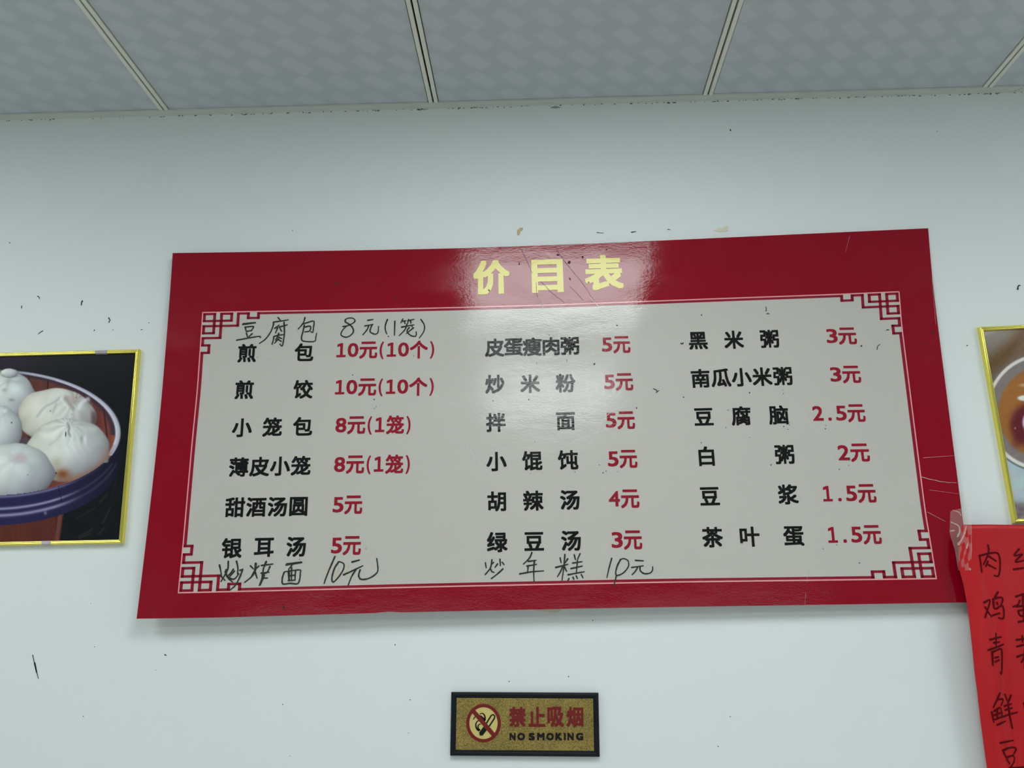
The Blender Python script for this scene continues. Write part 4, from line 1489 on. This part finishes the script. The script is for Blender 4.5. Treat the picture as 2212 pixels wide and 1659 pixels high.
left_curve = []
for (a, b) in L_ED:
    o_ = 0.03
    for _ in range(3):
        P = on_wall(a, b, o_)
        o_ = paper_off(0.0, top_z - P[2])
    left_curve.append((P[2], P[0]))
left_curve = np.array(left_curve)[::-1]    # ascending z
zb = left_curve[0, 0]


def left_x(z):
    return float(np.interp(z, left_curve[:, 0], left_curve[:, 1]))


PO = np.array([left_x(zb) + PW / 2, 0, zb])
paper = thing('paper_sheet', 'red paper sheet with handwritten characters taped over the lower right corner of the price board', 'paper notice', Matrix.Translation(PO))


def paper_pt(xr, z, lift=0.0):
    zr = top_z - z
    return np.array([left_x(z) + xr, -paper_off(xr, zr) - lift, z])


v, f = [], []
for i in range(cols_n + 1):
    for j in range(rows_n + 1):
        xr = PW * (i / cols_n) ** 1.5
        z = zb + (top_z - zb) * j / rows_n
        v.append(paper_pt(xr, z) - PO)
for i in range(cols_n):
    for j in range(rows_n):
        a = i * (rows_n + 1) + j
        f.append((a, a + rows_n + 1, a + rows_n + 2, a + 1))
me = mesh_of('sheet', v, f)
for p in me.polygons:
    p.use_smooth = True
o = link('sheet', me, M['paper'], paper)
sm = o.modifiers.new('thickness', 'SOLIDIFY')
sm.thickness = 0.0003
sm.offset = -1 if me.polygons[0].normal.y < 0 else 1


def paper_hit(px, py):
    o_ = 0.02
    for _ in range(8):
        P = on_wall(px, py, o_)
        o_ = paper_off(P[0] - left_x(P[2]), top_z - P[2]) + 0.0005
    return np.array([P[0], -o_, P[2]]) - PO


PH = [
    (2040, 1060, 6.912, 24, [
        [[(650, 810), (664, 880), (640, 985), (585, 1105)], [(525, 965), (545, 1100), (560, 1220)], [(525, 972), (660, 938), (780, 928), (822, 980), (834, 1120), (820, 1240), (795, 1277), (740, 1262)],
         [(665, 978), (778, 1052)], [(652, 1052), (618, 1135)], [(655, 1105), (772, 1165)]],
        [[(1118, 868), (1045, 968), (1165, 945)], [(1165, 948), (1062, 1062), (1200, 1040)], [(1028, 1175), (1330, 1135)], [(1290, 860), (1225, 958), (1320, 940), (1240, 1050), (1350, 1030)]],
    ]),
    (2060, 1260, 7.54, 27, [
        [[(495, 315), (592, 272), (565, 400), (512, 562)], [(515, 385), (560, 460), (622, 548)], [(725, 140), (668, 232)], [(640, 262), (720, 235), (800, 246), (772, 365)],
         [(645, 275), (655, 385), (690, 416), (765, 372), (808, 385), (822, 520), (800, 575), (728, 560)], [(704, 310), (716, 350)], [(630, 525), (752, 485)]],
        [[(1010, 220), (1146, 175), (1240, 165)], [(1080, 275), (1050, 345), (965, 385)], [(1130, 200), (1128, 375)], [(1010, 380), (1240, 360)], [(1050, 450), (1095, 530), (1235, 505)], [(1055, 448), (1240, 425), (1230, 500)],
         [(1140, 385), (1146, 610)], [(1055, 630), (1260, 590)]],
        [[(590, 920), (778, 872)], [(650, 970), (748, 955)], [(560, 1090), (690, 1045), (810, 995)], [(690, 815), (692, 1040)], [(628, 1115), (640, 1335)],
         [(648, 1115), (768, 1070), (786, 1180), (782, 1465), (756, 1450)], [(672, 1216), (736, 1196)], [(680, 1280), (746, 1248)]],
        [[(1018, 925), (1260, 885)], [(1120, 855), (1124, 965)], [(1195, 850), (1188, 950)], [(1030, 1030), (1220, 985)], [(1030, 1200), (1146, 1160), (1260, 1140)], [(1160, 1080), (1158, 1400)], [(1150, 1205), (1105, 1290)],
         [(1170, 1205), (1240, 1280)]],
    ]),
    (2060, 1450, 7.94, 25, [
        [[(800, 370), (745, 490), (680, 625)], [(765, 482), (850, 485), (818, 585)], [(650, 692), (672, 790), (690, 882)], [(688, 690), (800, 626), (832, 760), (820, 800)], [(745, 645), (748, 822)],
         [(690, 758), (822, 708)], [(705, 832), (828, 782)], [(740, 925), (890, 855)], [(875, 390), (918, 505)], [(985, 410), (942, 520)], [(865, 600), (992, 558)], [(880, 665), (1006, 630)],
         [(835, 785), (960, 738), (1095, 705)], [(930, 530), (958, 740), (1010, 982)]],
        [[(795, 1232), (1025, 1184)], [(845, 1350), (872, 1420), (905, 1478)], [(845, 1358), (970, 1310), (1072, 1330), (1010, 1455)], [(905, 1478), (1010, 1450), (1042, 1490), (1030, 1570), (985, 1640)],
         [(915, 1510), (962, 1590)], [(945, 1668), (1240, 1640)]],
        [[(1205, 540), (1215, 600), (1240, 700)]],
    ]),
]
for ox, oy, sc, wd, chars in PH:
    for strokes in chars:
        v, f = [], []
        for q, pts in enumerate(strokes):
            P2 = smooth_line([(ox + a / sc, oy + b / sc) for a, b in pts] if len(pts) > 2 else
                             [(ox + a / sc, oy + b / sc) for a, b in (pts[0], ((pts[0][0] + pts[1][0]) / 2, (pts[0][1] + pts[1][1]) / 2), pts[1])], 5)
            P3 = np.array([paper_hit(*p) for p in P2])
            vv, ff = [], []
            ribbon(vv, ff, P3[:, [0, 2]], 1.15 * wd / sc / 1120, 0.0, taper=(1.1, .85), wobble=.1)
            b0 = len(v)
            for (a, _, c) in vv:
                xr = a + PO[0] - left_x(c + PO[2])
                v.append((a, -paper_off(xr, top_z - (c + PO[2])) - 0.0005 - 0.00002 * q, c))
            f += [tuple(b0 + i for i in t_) for t_ in ff]
        link('handwritten_character', mesh_of('handwritten_character', v, f), M['paperink'], paper)

# clear tape holding the sheet: a crinkled transparent strip
TP = [(2053, 1062), (2098, 1062), (2099, 1130), (2100, 1190), (2097, 1232), (2072, 1228), (2064, 1190), (2051, 1150), (2053, 1102)]
tp_c = on_wall(2075, 1150, 0.04)
tape = thing('tape_strip', 'crinkled clear adhesive tape holding the red paper to the price board edge', 'tape', Matrix.Translation((tp_c[0], 0, tp_c[2])))
NXT, NZT = 18, 44
v, f = [], []


def tape_edges(py):
    lx_ = np.interp(py, [1062, 1098, 1102, 1150, 1190, 1232], [2086, 2082, 2053, 2051, 2063, 2070])
    rx_ = np.interp(py, [1062, 1130, 1190, 1232], [2097, 2099, 2100, 2097])
    return lx_, rx_


for j in range(NZT + 1):
    py = 1062 + (1232 - 1062) * j / NZT
    lx_, rx_ = tape_edges(py)
    for i in range(NXT + 1):
        px = lx_ + (rx_ - lx_) * i / NXT
        o_ = 0.0435 + 0.0007 * math.sin(px * .55 + py * .12) + 0.0009 * math.sin(px * .21 - py * .17 + 1) * math.sin(py * .05)
        if py < 1134:
            o_ -= (1134 - py) * 0.00008
        P = on_wall(px, py, o_)
        v.append((P[0] - tp_c[0], -o_, P[2] - tp_c[2]))
for j in range(NZT):
    for i in range(NXT):
        a = j * (NXT + 1) + i
        f.append((a, a + NXT + 1, a + NXT + 2, a + 1))
me = mesh_of('film', v, f)
for p in me.polygons:
    p.use_smooth = True
link('film', me, M['tape'], tape)
folds = [([(2054, 1128), (2064, 1132), (2071, 1137), (2073, 1148), (2068, 1160)], 4.0), ([(2087, 1137), (2084, 1150), (2080, 1160), (2076, 1168)], 4.5), ([(2076, 1168), (2070, 1176)], 6.0),
         ([(2053, 1147), (2061, 1146)], 5.0), ([(2091, 1172), (2088, 1184)], 3.0), ([(2058, 1102), (2072, 1107), (2076, 1114)], 3.0), ([(2096, 1118), (2097.5, 1132)], 2.2), ([(2094, 1228), (2096, 1231)], 3.0),
         ([(2098, 1136), (2098, 1200)], 1.0)]
for pts, w in folds:
    P = smooth_line([tuple(on_wall(a, b, 0.046)[[0, 2]] - np.array([tp_c[0], tp_c[2]])) for a, b in pts], 5)
    v, f = [], []
    ribbon(v, f, P, w / 1150, -0.0462, taper=(.6, 1), wobble=.3)
    link('fold', mesh_of('fold', v, f), M['tape_fold'], tape)
